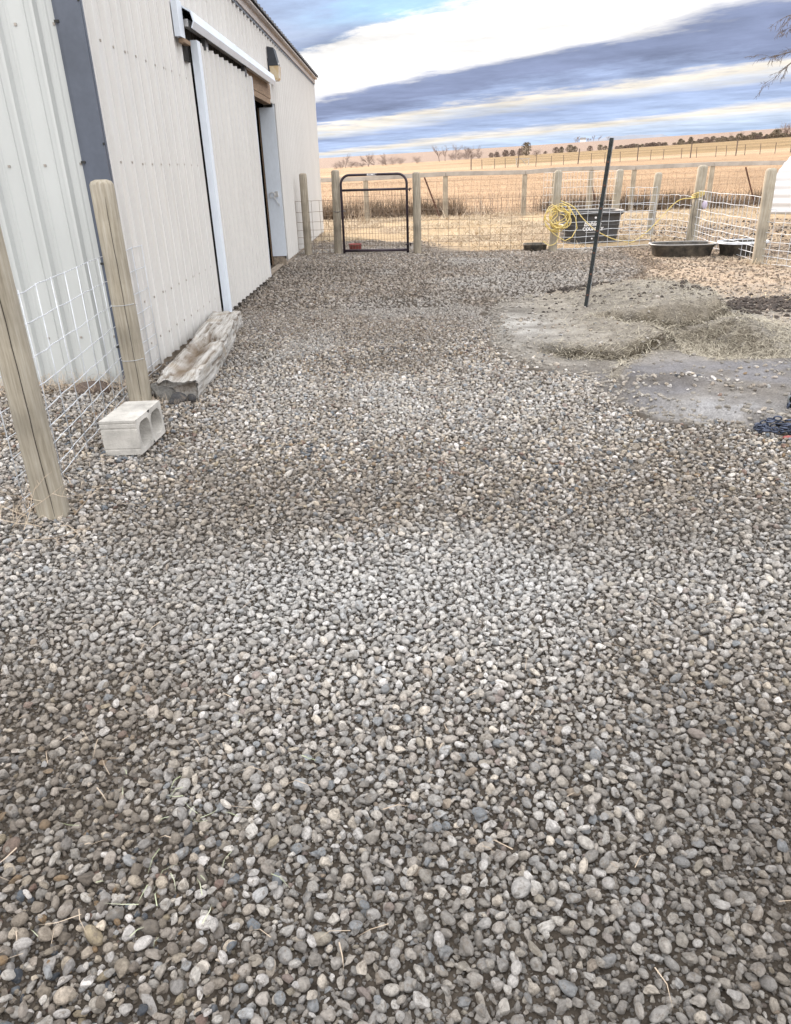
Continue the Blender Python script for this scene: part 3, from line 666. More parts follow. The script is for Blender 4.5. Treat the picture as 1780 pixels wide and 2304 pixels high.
# far gable, back wall, inside
mb = MB(); XB = -14.17
mb.add([(WX, Y1, 0), (XB, Y1, 0), (XB, Y1, EAVE), (RIDGE_X, Y1, RIDGE_Z), (WX, Y1, EAVE)], [(0, 1, 2, 3, 4)])
mb.add([(XB, Y0, 0), (XB, Y1, 0), (XB, Y1, EAVE), (XB, Y0, EAVE)], [(0, 1, 2, 3)])
mb.build('far_walls', M_SIDING, barn)
mb = MB()      # near-black boxes added inside the opening, standing in for its darkness
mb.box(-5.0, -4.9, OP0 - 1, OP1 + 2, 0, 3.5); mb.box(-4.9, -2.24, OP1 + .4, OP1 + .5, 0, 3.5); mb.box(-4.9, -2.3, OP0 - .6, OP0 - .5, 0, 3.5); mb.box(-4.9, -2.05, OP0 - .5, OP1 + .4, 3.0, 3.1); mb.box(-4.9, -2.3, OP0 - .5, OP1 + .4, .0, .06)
mb.build('interior_dark_box', M_DARKIN, barn)
# roof in sheets
for sgn in (1, -1):
    k = 0
    while k * 1.0 < L_ + .2:
        a, b = k * 1.0, min(k * 1.0 + 1.0, L_ + .24)
        n_ = slope
        def rp(s_, r, z, sgn=sgn):    # z runs 0 at the eave to 1 at the ridge
            ex = -1.86; x = ex + (RIDGE_X - ex) * z; zz = EAVE + .035 - (WX - ex) * 0 + (ex - x) * slope
            if sgn < 0: x = 2 * RIDGE_X - x
            return (x, Y0 - .12 + s_, zz + r * 1.3)
        siding('roof_panel', barn, M_ROOFEDGE, a, b, rp, lambda q: 0.0, lambda q: 1.0)
        k += 1
mb = MB(); mb.box(WX + .022, WX + .05, Y0 - .02, Y1 + .02, EAVE - .105, EAVE + .012); mb.box(WX + .05, WX + .115, Y0 - .02, Y1 + .02, EAVE - .01, EAVE + .012)
mb.build('eave_trim', M_FASCIA, barn)
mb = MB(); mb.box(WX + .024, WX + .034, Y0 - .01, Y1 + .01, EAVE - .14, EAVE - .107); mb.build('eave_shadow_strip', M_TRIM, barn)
# corner trim, near corner (dark) and far corner
mb = MB(); mb.box(-2.125, WX + .028, Y0 - .045, Y0 - .018, .0, EAVE + .02); mb.box(-2.150, -2.126, Y0 - .03, Y0 - .008, .0, EAVE + .02); mb.box(WX + .0, WX + .03, Y0 - .017, Y0 + .012, 0, EAVE)
ct = mb.build('corner_trim', M_TRIM, barn)
mb = MB()
for z in (.35, .95, 1.61, 2.42, 3.1):
    mb = MB(); mb.box(-2.148, -2.118, Y0 - .052, Y0 - .044, z - .008, z + .008); mb.build('trim_screw', M_CORD, barn)
    mb = MB(); mb.box(WX + .022, WX + .036, Y0 - .05, Y0 - .046, z + .1, z + .116); mb.build('trim_screw', M_CORD, barn)
mb = MB(); mb.box(WX + .0, WX + .03, Y1 - .08, Y1 + .02, .05, EAVE - .15); mb.build('corner_trim', M_SIDING, barn)
# skirt boards under the sheets
mb = MB(); y = Y0
while y < OP0 - .1:
    e = min(y + 2.4, OP0); mb = MB(); mb.bbox(WX - .05, WX - .004, y + .003, e - .003, -.12, .135, .004); mb.build('skirt_board', M_SKIRT, barn); y = e
y = OP1
while y < Y1 - .1:
    e = min(y + 2.4, Y1); mb = MB(); mb.bbox(WX - .05, WX - .004, y + .003, e - .003, -.12, .135, .004); mb.build('skirt_board', M_SKIRT, barn); y = e
mb = MB(); mb.bbox(-14.1, -2.13, Y0 + .025, Y0 + .06, -.12, .10, .004); mb.build('skirt_board', M_SKIRT, barn)
mb = MB(); mb.bbox(WX - .16, WX - .06, OP0, OP1, -.12, .045, .004); mb.build('skirt_board', M_SKIRT, barn)
# jamb facing the camera, header timbers
mb = MB(); mb.box(WX - .235, WX - .012, OP1 - .012, OP1 + .02, .17, 2.50); mb.box(WX - .012, WX + .012, OP1 - .012, OP1 + .07, .17, 2.62)
mb.build('door_jamb', M_WHITE, barn)
mb = MB(); mb.bbox(WX - .23, WX - .03, OP1 + .0, OP1 + .16, -.1, .168, .006); mb.build('jamb_post', M_SKIRT, barn)
mb = MB(); mb.box(WX - .262, WX - .236, OP1 - .0, OP1 + .05, -.05, 2.5); mb.build('jamb_stud', M_LUMBER, barn)
for z0, z1, ye in ((2.50, 2.575, 13.20), (2.58, 2.78, 13.28)):
    mb = MB(); mb.bbox(WX - .03 - (.04 if z0 < 2.55 else 0), WX + .045, 11.2, ye, z0, z1, .004); mb.build('header_timber', M_LUMBER, barn)
# gable and side screws
mb = MB()
def screw(x, y, z, ax):
    if ax == 'x': mb.box(x, x + .007, y - .008, y + .008, z - .008, z + .008)
    else: mb.box(x - .008, x + .008, y - .007, y, z - .008, z + .008)
for z in (.30, .62, 1.605, 2.36, 3.2):
    for k in range(int(L_ / PER)):
        y = Y0 + (k + .25) * PER
        if OP0 - .1 < y < OP1 + .1 and z < 2.7: continue
        screw(WX, y, z + random.uniform(-.006, .006), 'x')
        if k % 4 == 3: screw(WX, y + .05, z, 'x')
for z in (.42, 1.6, 2.42, 3.2):
    for k in range(44): screw(-2.115 - (k + .25) * PER, Y0 + .02, z + random.uniform(-.006, .006), 'y')
tag(mb.build('screws', M_RAIL, barn), kind='stuff')

# sliding door: its own thing, hung on the rail
DX = WX + .055; D0, D1, DZ0, DZ1 = 8.28, 11.42, .10, 2.69
door = thing('sliding_door', 'tall ribbed cream sliding barn door hung under the white track cover', 'door')
k = D0 + .13
while k < D1 - .05:
    e = min(k + 1.0, D1 - .02)
    siding('door_panel', door, M_SIDING, k - Y0, e - Y0, lambda s_, r, z: (DX + .022 + r, Y0 + s_, z), lambda q: DZ0 + .02, lambda q: DZ1)
    k = e
mb = MB(); mb.box(DX - .005, DX + .06, D0, D0 + .128, DZ0, DZ1); mb.build('door_edge_trim', M_WHITE, door)
mb = MB(); mb.box(DX - .005, DX + .036, D1 - .018, D1, DZ0 + .01, DZ1); mb.build('door_edge_trim', M_WHITE, door)
mb = MB(); mb.box(DX - .004, DX + .018, D0 + .002, D1 - .02, DZ0 + .02, DZ1 - .01); mb.build('door_frame', M_LUMBER, door)
mb = MB()
for z in (.45, 1.05, 1.78, 2.5):
    q = D0 + .2
    while q < D1 - .1: mb.box(DX + .022, DX + .03, q - .007, q + .007, z - .007, z + .007); q += .125
for z in (.6, 1.3, 2.1): mb.box(DX + .048, DX + .054, D0 + .06, D0 + .075, z, z + .014)
tag(mb.build('screws', M_RAIL, door), kind='stuff')

# track cover
CXo = WX + .15
tr = thing('track_cover', 'long white metal hood over the sliding door track', 'track cover')
ya, yb = 8.02, 13.08
prof = [(WX + .024, 2.95), (CXo, 2.885), (CXo + .022, 2.80), (CXo - .005, 2.745), (CXo - .012, 2.752), (CXo + .010, 2.80), (CXo - .008, 2.873), (WX + .024, 2.936)]
mb = MB(); V = [(x, y, z) for y in (ya, yb) for x, z in prof]; n = len(prof)
mb.add(V, [(i, (i + 1) % n, n + (i + 1) % n, n + i) for i in range(n)] + [tuple(range(n)), tuple(reversed(range(n, 2 * n)))])
mb.build('hood', M_WHITE, tr)
mb = MB(); mb.box(WX + .05, WX + .10, ya + .06, yb - .05, 2.77, 2.83); mb.build('rail', M_GALV, tr)
mb = MB(); mb.box(WX + .024, WX + .034, ya - .01, 11.38, 2.50, 2.934); mb.build('gap_shade_board', M_DARKIN, tr)  # near-black sheet added so the gap above the door reads as shade
mb = MB(); mb.box(WX + .024, WX + .075, ya - .19, ya - .012, 2.66, 2.95); mb.build('end_flashing', M_WHITE, tr)
mb = MB(); mb.box(WX + .036, WX + .09, ya - .12, ya + .10, 2.62, 2.655); mb.build('end_block', M_LUMBER, tr)
for y in (D0 + .5, D1 - .5):
    mb = MB(); mb.box(WX + .055, WX + .10, y - .06, y + .06, 2.66, 2.77); mb.build('trolley', M_ROOFEDGE, tr)

# wall lamp
lp = thing('wall_lamp', 'dark wall pack lamp with an amber lens high on the barn siding', 'lamp', (WX + .02, 13.60, 2.86))
mb = MB(); mb.add([(0, -.14, .46), (.10, -.14, .44), (.155, -.14, .20), (.0, -.14, .20), (0, .14, .46), (.10, .14, .44), (.155, .14, .20), (.0, .14, .20)],
  [(0, 1, 2, 3), (7, 6, 5, 4), (0, 4, 5, 1), (1, 5, 6, 2), (2, 6, 7, 3), (3, 7, 4, 0)])
mb.build('housing', M_LAMPB, lp)
mb = MB(); mb.add([(.005, -.13, .197), (.165, -.13, .197), (.15, -.12, .03), (.12, -.12, .0), (.005, -.12, .0), (.005, .13, .197), (.165, .13, .197), (.15, .12, .03), (.12, .12, .0), (.005, .12, .0)],
  [(0, 1, 2, 3, 4), (9, 8, 7, 6, 5), (0, 5, 6, 1), (1, 6, 7, 2), (2, 7, 8, 3), (3, 8, 9, 4), (4, 9, 5, 0)]); mb.build('lens', M_AMBER, lp)
mb = MB(); mb.box(-.045, .045, -.001, .001, -.012, .012)
lab = mb.build('nameplate', M_LABEL, lp, loc=(.152, -.02, .235)); lab.rotation_euler = (math.radians(13), 0, math.radians(90))
mb = MB(); mb.bbox(-.01, .02, -.13, -.11, -.02, .3, .004); mb.build('wall_plate', M_LAMPB, lp)

# latch chain on the jamb
lc = thing('latch_chain', 'small loop of chain with a latch hanging on the white door jamb', 'chain', (WX - .14, OP1 - .03, 1.17))
def chain_link(mb, p, d, size, r, roll):
    p = Vector(p); d = Vector(d).normalized(); a = d.cross(Vector((0, 0, 1)))
    if a.length < .1: a = d.cross(Vector((1, 0, 0)))
    a.normalize(); a = Quaternion(d, roll) @ a; pts = []
    for k in range(10):
        t = 2 * math.pi * k / 10; pts.append(p + d * math.cos(t) * size + a * math.sin(t) * size * .62)
    mb.tube(pts, r, 4, closed=True)
for i in range(12):
    t = i / 11 * 5.2 - 1; mb = MB(); chain_link(mb, (.045 * math.cos(t), -.012, .045 * math.sin(t)), (-math.sin(t), 0, math.cos(t)), .016, .003, i * 1.5); mb.build('link', M_GALV, lc)
for i in range(7):
    mb = MB(); chain_link(mb, (.03 + i * .012, -.014, -.03 - i * .022), (.5, 0, -1), .016, .003, i * 1.5); mb.build('link', M_GALV, lc)
mb = MB(); mb.bbox(.05, .10, -.01, .012, -.03, .06, .004); mb.build('latch_plate', M_GALV, lc)

# ------------------------------------------------------------------ fence pieces
def post_mb(h, r, seed=0, dome=.03, below=.15, crack=True, lean=(0, 0)):
    mb = MB(); rr = random.Random(seed); n = 20; rings = []
    zs = [-below, 0, .3, .6, .9, h - .25, h - dome, h - dome * .35, h]
    rs = [r * 1.03, r * 1.02, r * 1.0, r * .99, r * .98, r * .97, r * .96, r * .82, r * .45]
    ph = [rr.random() * 6 for _ in range(4)]
    V = []
    for z, q in zip(zs, rs):
        for j in range(n):
            a = 2 * math.pi * j / n; k = q * (1 + .02 * math.sin(2 * a + ph[0] + z) + .012 * math.sin(5 * a + ph[1] + z * 2))
            V.append((k * math.cos(a) + lean[0] * z, k * math.sin(a) + lean[1] * z, z))
    F = []
    for i in range(len(zs) - 1):
        for j in range(n): F.append((i * n + j, i * n + (j + 1) % n, (i + 1) * n + (j + 1) % n, (i + 1) * n + j))
    F.append(tuple(range((len(zs) - 1) * n, len(zs) * n)))
    mb.add(V, F); 
    return mb
def add_post(parent, x, y, h, r, m, seed, lean=(0, 0), crack_ang=None, dome=.03):
    z = hz(x, y); o = post_mb(h - z, r, seed, dome, lean=lean).build('post', m, parent, smooth=True, loc=(x, y, z))
    if crack_ang is not None:
        mb = MB(); rr = random.Random(seed + 3); pts = []
        for k in range(14):
            zz = .02 + (h - z - .12) * k / 13; a = crack_ang + rr.uniform(-.03, .03)
            pts.append((math.cos(a) * (r * 1.0 + .0005) + lean[0] * zz, math.sin(a) * (r * 1.0 + .0005) + lean[1] * zz, zz))
        mb.tube(pts, [.0006] + [.0016] * 12 + [.0005], 5); mb.build('crack', M_CRACK, o)
    return o
def panel_wires(p0, p1, zs, nv, r, jitter=.0, sag=0.0, ground_follow=True, vtop=None, rv=None, bend=0.0, seed=1):
    """yield (kind, points) of a stock panel from p0 to p1 (xy), wires at heights zs"""
    rr = random.Random(seed); out = []
    p0 = Vector((*p0, 0)); p1 = Vector((*p1, 0)); d = p1 - p0; nrm = Vector((-d.y, d.x, 0)).normalized()
    K = 12
    for z in zs:
        pts = []
        for k in range(K + 1):
            t = k / K; p = p0 + d * t + nrm * bend * math.sin(t * math.pi)
            g = hz(p.x, p.y) if ground_follow else 0
            pts.append((p.x + rr.uniform(-1, 1) * jitter, p.y + rr.uniform(-1, 1) * jitter, g + z - sag * math.sin(t * math.pi) + rr.uniform(-1, 1) * jitter))
        out.append(('h', pts))
    for k in range(nv + 1):
        t = k / nv; p = p0 + d * t + nrm * (bend * math.sin(t * math.pi) + r * 1.9); g = hz(p.x, p.y) if ground_follow else 0
        pts = [(p.x + rr.uniform(-1, 1) * jitter, p.y + rr.uniform(-1, 1) * jitter, g + z - sag * math.sin(t * math.pi)) for z in (zs[0] - .01, (zs[0] + zs[-1]) / 2, (vtop or zs[-1]) + .005)]
        out.append(('v', pts))
    return out
def wire_stuff(parent, specs, m, r, n=4, name='wire_mesh'):
    mb = MB()
    for sp in specs:
        for kd, pts in sp: mb.tube(pts, r, n, cap=False)
    return tag(mb.build(name, m, parent), kind='stuff')

# near fence: two round posts and a stock panel
P1 = (-1.675, 3.15); P2 = (-1.865, 5.06)
nf = thing('fence', 'short fence of two round timber posts and a stock panel meeting the barn corner', 'fence')
add_post(nf, *P1, 1.47, .071, M_POST, 3, lean=(.0, 0), crack_ang=-1.1)
add_post(nf, *P2, 1.50, .077, M_POST, 8, lean=(.0, 0), crack_ang=-1.15)
ZS = [.04, .14, .25, .37, .50, .66, .84, 1.04, 1.22]
dirf = Vector((P2[0] - P1[0], P2[1] - P1[1])).normalized()
a0 = Vector(P1) + Vector((-.085, 0)) - dirf * .12; a1 = Vector(P2) + Vector((-.03, .1)) + dirf * .24
# the panel passes left of the near post and right behind the far one
ZN = [.055, .115, .225, .315, .41, .53, .67, .83, .985]
def npath(t):      # runs on the barn side of both posts, then along the siding
    P = [(-1.768, 3.08), (-1.772, 3.3), (-1.955, 5.02), (-1.965, 5.3), (-1.968, 5.93)]
    q = [0, .077, .683, .78, 1.0]
    return np.interp(t, q, [p[0] for p in P]), np.interp(t, q, [p[1] for p in P])
rw = random.Random(5)
for z in ZN:
    pts = []
    for k in range(27):
        x, y = npath(k / 26); pts.append((x + rw.uniform(-.002, .002), y, z + .05 + rw.uniform(-.004, .004) - (.012 if z > .9 and k in (4, 5, 6) else 0)))
    mb = MB(); mb.tube(pts, .0027, 6); mb.build('wire', M_WIRE, nf, smooth=True)
for k in range(13):
    x, y = npath(k / 12); mb = MB(); mb.tube([(x + .004, y, ZN[0] + .03), (x + .005 + rw.uniform(-.003, .003), y + rw.uniform(-.006, .006), .55), (x + .004, y, ZN[-1] + .055)], .0025, 6); mb.build('wire', M_WIRE, nf, smooth=True)
for z in (.35, .72):
    mb = MB()
    pts = [(P2[0] + .083 * math.cos(t), P2[1] + .083 * math.sin(t), z + .003 * t) for t in np.linspace(0, 6.0, 14)]; mb.tube(pts, .0018, 4); mb.build('tie_wire', M_WIRE, nf)

# ------------------------------------------------------------------ concrete block
blk = thing('concrete_block', 'grey hollow concrete block lying on its side at the foot of the fence post', 'block')
mb = MB()
BW, BL, BH = .215, .40, .205       # depth of cores (x), length (y), width (z)
def block_mesh():
    """slab with two rounded cores running along x"""
    import bmesh
    mb = MB(); t = .032
    ny0 = [t, BL / 2 - .014, BL / 2 + .014, BL - t]
    def loop(x, y0, y1, z0, z1, rad, inset=0):
        pts = []
        for (cy, cz, a0) in ((y1 - rad, z1 - rad, 0), (y0 + rad, z1 - rad, 90), (y0 + rad, z0 + rad, 180), (y1 - rad, z0 + rad, 270)):
            for k in range(5):
                a = math.radians(a0 + 22.5 * k); pts.append((x, cy + rad * math.cos(a), cz + rad * math.sin(a)))
        return pts
    for y0, y1 in ((0, BL / 2), (BL / 2, BL)):
        c0, c1 = (t, BL / 2 - .014) if y0 == 0 else (BL / 2 + .014, BL - t)
        for x, flip in ((0, 1), (BW, 0)):
            flare = 0.0 if x == 0 else .004
            inner = loop(x, c0 - flare, c1 + flare, t - flare, BH - t + flare, .05)
            # outer boundary sampled the same way
            outer = []
            cyy = (c0 + c1) / 2; czz = BH / 2
            for p in inner:
                dy, dz = p[1] - cyy, p[2] - czz
                k = min(((y1 - cyy) / dy) if dy > 1e-6 else ((y0 - cyy) / dy if dy < -1e-6 else 1e9), ((BH - czz) / dz) if dz > 1e-6 else ((-czz) / dz if dz < -1e-6 else 1e9))
                outer.append((x, cyy + dy * k, czz + dz * k))
            V = outer + inner; n = len(inner); F = [(i, (i + 1) % n, n + (i + 1) % n, n + i) for i in range(n)]
            cs = [(x, y1, BH), (x, y0, BH), (x, y0, 0), (x, y1, 0)]
            V += cs
            for ci, k in enumerate((4, 9, 14, 19)): F.append((k, 2 * n + ci, (k + 1) % n))
            mb.add(V, F if not flip else [tuple(reversed(f)) for f in F])
        a = loop(BW, c0 - .004, c1 + .004, t - .004, BH - t + .004, .05); b = loop(0, c0, c1, t, BH - t, .05); n = len(a)
        mb.add(a + b, [(i, (i + 1) % n, n + (i + 1) % n, n + i) for i in range(n)])
    # outer skin: end faces with two shallow grooves, long faces plain
    mb.add([(0, 0, BH), (BW, 0, BH), (BW, BL, BH), (0, BL, BH)], [(0, 1, 2, 3)])
    mb.add([(0, 0, 0), (BW, 0, 0), (BW, BL, 0), (0, BL, 0)], [(3, 2, 1, 0)])
    for y, sg in ((0, 1), (BL, -1)):
        zs = [0, .030, .033, .037, .040, .150, .154, .160, .164, .182, .185, .189, .192, BH]; dd = [0, 0, .004, .004, 0, 0, .006, .006, 0, 0, .003, .003, 0, 0]
        V = []; 
        for z, d in zip(zs, dd): V += [(0, y + sg * d, z), (BW, y + sg * d, z)]
        F = [(2 * i, 2 * i + 1, 2 * i + 3, 2 * i + 2) for i in range(len(zs) - 1)]
        mb.add(V, F if sg > 0 else [tuple(reversed(f)) for f in F])
    return mb
bo = block_mesh().build('shell', M_BLOCK, blk)
BG = gnd(238, 1030, .0)
blk.location = (-1.715, 3.95, hz(-1.7, 4.2) + .005); blk.rotation_euler = (0, math.radians(-1.5), math.radians(-3))

# ------------------------------------------------------------------ rotten timber
def timber():
    L = 2.75; W = .30; H = .19; nl, nc = 190, 44
    V = []; F = []
    for i in range(nl + 1):
        t = i / nl; y = L * t
        for j in range(nc):
            q = j / nc * 4; sd_ = int(q); f = q - sd_
            if sd_ == 0: x, z = -.5 + f, .5
            elif sd_ == 1: x, z = .5, .5 - f
            elif sd_ == 2: x, z = .5 - f, -.5
            else: x, z = -.5, -.5 + f
            m_ = max(abs(x), abs(z)); r_ = math.hypot(x, z); k = (.5 / m_); 
            rx, rz = x * (1 - .16 * (r_ - .5)), z * (1 - .16 * (r_ - .5))
            V.append([rx * W, y, rz * H + H / 2])
    V = np.array(V); ii = np.repeat(np.arange(nl + 1), nc) / nl
    x, y, z = V.T
    top = sstep(H * .6, H * .98, z)
    grain = fbm(x * 38 + 3, y * 2.6 + .0, 4) - .47
    grain2 = fbm(x * 90 + z * 60, y * 5 + 8, 3) - .44
    V[:, 2] += top * (grain * .022 + grain2 * .010)
    side_ = sstep(W * .35, W * .49, np.abs(x)); V[:, 0] += np.sign(x) * side_ * ((fbm(z * 30 + 7, y * 2.2, 4) - .47) * .03 + .03 * (fbm(y * 1.3, x * 0 + 4, 2) - .4))
    # rot pockets and cracks: brown rot, darkened too for shade in the recesses
    rot_shade = np.zeros(len(V))
    def pocket(yc, xc, ly, lx, dep):
        k = np.exp(-(((y - yc) / ly) ** 2 + ((x - xc) / lx) ** 2) ** 1.4); rot_shade[:] = np.maximum(rot_shade, top * k * (.5 + .9 * fbm(x * 30, y * 9, 3))); V[:, 2] -= top * dep * k * (.75 + .8 * (fbm(x * 26, y * 7 + 2, 3)))
    pocket(1.36, -.02, .13, .08, .13); pocket(.85, -.03, .36, .075, .045); pocket(.36, -.01, .28, .06, .04); pocket(1.15, -.09, .2, .05, .05)
    rid = 1 - np.abs(2 * fbm(x * 17 + 2, y * 1.1 + 5, 3) - .88); ck = sstep(.955, .985, rid) * top; V[:, 2] -= ck * .022; rot_shade[:] = np.maximum(rot_shade, ck * .95)
    rid2 = 1 - np.abs(2 * fbm(z * 16 + 22, y * 1.2 + 15, 3) - .88); ck2 = sstep(.95, .985, rid2) * sstep(W * .35, W * .49, np.abs(x)); V[:, 0] -= np.sign(x) * ck2 * .014; rot_shade[:] = np.maximum(rot_shade, ck2 * .8)
    # ends worn and split
    e = sstep(.25, 0, y); V[:, 2] -= e * .03 * top; V[:, 1] += (fbm(x * 14, z * 14, 3) - .45) * .22 * (sstep(.10, 0, y)); V[:, 1] += (fbm(x * 15 + 4, z * 15, 3) - .45) * .1 * sstep(L - .05, L, y)
    V[:, 0] += .02 * np.sin(y * 1.7)
    for i in range(nl):
        for j in range(nc): F.append((i * nc + j, i * nc + (j + 1) % nc, (i + 1) * nc + (j + 1) % nc, (i + 1) * nc + j))
    F.append(tuple(range(nc))); F.append(tuple(reversed(range(nl * nc, (nl + 1) * nc))))
    mb = MB(); mb.add(V.tolist(), F); mb.rot = rot_shade; return mb
m, t, b = new_mat('rotten_timber_wood')
geo = nd(t, 'ShaderNodeTexCoord'); mp = nd(t, 'ShaderNodeMapping'); mp.inputs['Scale'].default_value = (26, 1.6, 26); t.links.new(geo.outputs['Object'], mp.inputs[0])
nz = nd(t, 'ShaderNodeTexNoise', Scale=1.5, Detail=10.0, Roughness=.72); t.links.new(mp.outputs[0], nz.inputs['Vector'])
crr = nd(t, 'ShaderNodeValToRGB'); e_ = crr.color_ramp; e_.elements.new(.5); e_.elements.new(.6)
for el, (p, c) in zip(e_.elements, ((.30, (.07, .055, .045)), (.39, (.30, .275, .245)), (.50, (.47, .455, .435)), (.66, (.62, .61, .60)))): el.position = p; el.color = (*c, 1)
t.links.new(nz.outputs['Fac'], crr.inputs[0])
n2_ = nd(t, 'ShaderNodeTexNoise', Scale=4.5, Detail=3.0); t.links.new(geo.outputs['Object'], n2_.inputs['Vector'])
mrr = nd(t, 'ShaderNodeMapRange'); mrr.inputs['From Min'].default_value = .55; mrr.inputs['From Max'].default_value = .68; mrr.inputs['To Max'].default_value = .35; t.links.new(n2_.outputs['Fac'], mrr.inputs['Value'])
mm_ = nd(t, 'ShaderNodeMix', data_type='RGBA'); t.links.new(mrr.outputs[0], mm_.inputs['Factor']); t.links.new(crr.outputs[0], mm_.inputs['A']); mm_.inputs['B'].default_value = (.30, .22, .13, 1)
ra_ = nd(t, 'ShaderNodeAttribute', attribute_type='GEOMETRY', attribute_name='rot'); mr2_ = nd(t, 'ShaderNodeMix', data_type='RGBA'); t.links.new(ra_.outputs['Fac'], mr2_.inputs['Factor']); t.links.new(mm_.outputs['Result'], mr2_.inputs['A']); mr2_.inputs['B'].default_value = (.17, .125, .085, 1)
t.links.new(mr2_.outputs['Result'], b.inputs['Base Color']); b.inputs['Roughness'].default_value = .95; b.inputs['Specular IOR Level'].default_value = .15
bpp = nd(t, 'ShaderNodeBump', Strength=1.0, Distance=.03); t.links.new(nz.outputs['Fac'], bpp.inputs['Height']); t.links.new(bpp.outputs[0], b.inputs['Normal'])
M_ROT = m
TL = Vector((-1.615, 5.12)); TF = Vector((-1.80, 7.85)); ang = math.atan2(-(TF.x - TL.x), TF.y - TL.y)
tmb = timber(); tm = tmb.build('rotten_timber', M_ROT, smooth=True, loc=(TL.x, TL.y, hz(-1.6, 6) - .02), rot=(0, 0, ang))
_ra = tm.data.attributes.new('rot', 'FLOAT', 'POINT'); _ra.data.foreach_set('value', np.clip(tmb.rot, 0, 1).astype(np.float32))
tag(tm, 'long rotten grey timber beam lying along the foot of the barn wall', 'timber')
def rock_mb(sx, sy, sz, seed, amp=.14):
    P = V3 * (1 + amp * noise3(V3, 1.8, seed)[:, None]) * (1 + .04 * noise3(V3, 5, seed + 9)[:, None]) * np.array([sx, sy, sz])
    mb = MB(); mb.add(P.tolist(), F3); return mb
def rock(seed, sc_, loc, col, label, rz=0):
    me = stone_mesh(seed); o = link('rock', me, None, loc, (.2, .1, rz)); o.scale = sc_; o['col'] = col; tag(o, label, 'rock'); return o
rock(301, (.10, .11, .11), (-1.735, 5.14, .10), [.19, .185, .175], 'grey flat faced stone shape serving as the timber end beside the fence post', .4)  # stone mesh standing in for the timber's own grey end
rock(303, (.09, .06, .06), (-1.58, 5.02, .08), [.085, .085, .09], 'dark angular rock in front of the rotten timber', 1.0)
rock(306, (.05, .045, .05), (-1.50, 5.06, .07), [.07, .07, .075], 'small black rock at the right corner of the timber end', 2.0)
lg_ = MB(); lg_.tube([(-2.42, 5.30, .07), (-2.36, 5.30, .08), (-2.24, 5.32, .085), (-2.18, 5.33, .08)], [.045, .065, .065, .04], 12)
tag(lg_.build('log', M_BARK, smooth=True), 'short dark log with bark lying in dead grass behind the stock panel', 'log')

# ------------------------------------------------------------------ gate fence, gate
gf = thing('fence', 'two weathered posts with a narrow wire panel between the barn wall and the gate', 'fence')
add_post(gf, -1.79, 15.43, 1.50, .075, M_POST_G, 21, lean=(.0, 0)); add_post(gf, -1.20, 15.52, 1.54, .08, M_POST_G, 22, lean=(.02, 0))
wire_stuff(gf, [panel_wires((-1.97, 15.36), (-1.2, 15.42), [.02, .12, .22, .34, .47, .62, .80, 1.0], 5, .002, jitter=.004, seed=6)], M_WIRE_OLD, .0035)
GT = thing('gate', 'dark tubular walk gate with rounded top corners and wire mesh infill', 'gate')
gL, gR, gy, gT, gB = -1.07, .20, 15.42, 1.44, .05
def gate_pt(x, z): return (x, gy - (x - gL) * .12, z)
mb = MB(); R_ = .17; pts = [gate_pt(gL, gB - .03)]
pts += [gate_pt(gL, gT - R_)] + [gate_pt(gL + R_ - R_ * math.cos(a), gT - R_ + R_ * math.sin(a)) for a in np.linspace(.2, math.pi / 2, 8)]
pts += [gate_pt(gR - R_ + R_ * math.sin(a), gT - R_ + R_ * math.cos(a)) for a in np.linspace(0, math.pi / 2 - .2, 8)] + [gate_pt(gR, gT - R_), gate_pt(gR, gB - .03)]
mb.tube(pts, .024, 10); mb.build('frame', M_GATE, GT, smooth=True)
for z in (gT - .265, gB + .02):
    mb = MB(); mb.tube([gate_pt(gL, z), gate_pt(gR, z)], .022 if z > 1 else .026, 10); mb.build('crossbar', M_GATE, GT, smooth=True)
mb = MB()
for k in range(1, 22): x = gL + (gR - gL) * k / 22; mb.tube([gate_pt(x, gB), gate_pt(x, gT - .27)], .0027, 4, cap=False)
for k in range(1, 10): z = gB + (gT - .27 - gB) * k / 10; mb.tube([gate_pt(gL, z), gate_pt(gR, z)], .0027, 4, cap=False)
tag(mb.build('wire_mesh', M_WIRE_OLD, GT), kind='stuff')
mb = MB(); c = gate_pt((gL + gR) / 2 - .02, gT); mb.box(c[0] - .10, c[0] + .10, c[1] - .0285, c[1] - .024, c[2] - .016, c[2] + .016); mb.build('maker_plate', M_LABEL, GT)
mb = MB()
for x0 in (-.075, .02):
    for k in range(4): mb.box(c[0] + x0 + k * .014, c[0] + x0 + k * .014 + .009, c[1] - .030, c[1] - .0286, c[2] - .007, c[2] + .008)
tag(mb.build('plate_marks', M_GATE, GT), kind='stuff')
for z in (1.16, .17):
    mb = MB(); p = gate_pt(gR, z); mb.tube([(p[0] - .05, p[1] - .03, z), (p[0] + .09, p[1], z + .01)], .012, 6); mb.tube([(p[0] + .05, p[1], z + .03), (p[0] + .05, p[1], z - .03)], .012, 6); mb.build('hinge', M_GATE, GT)
mb = MB(); mb.tube([gate_pt(gL - .17, .80), gate_pt(gL - .08, .79), gate_pt(gL, .81), gate_pt(gL + .07, .80)], .007, 5); mb.build('latch', M_TPOSTL, GT)
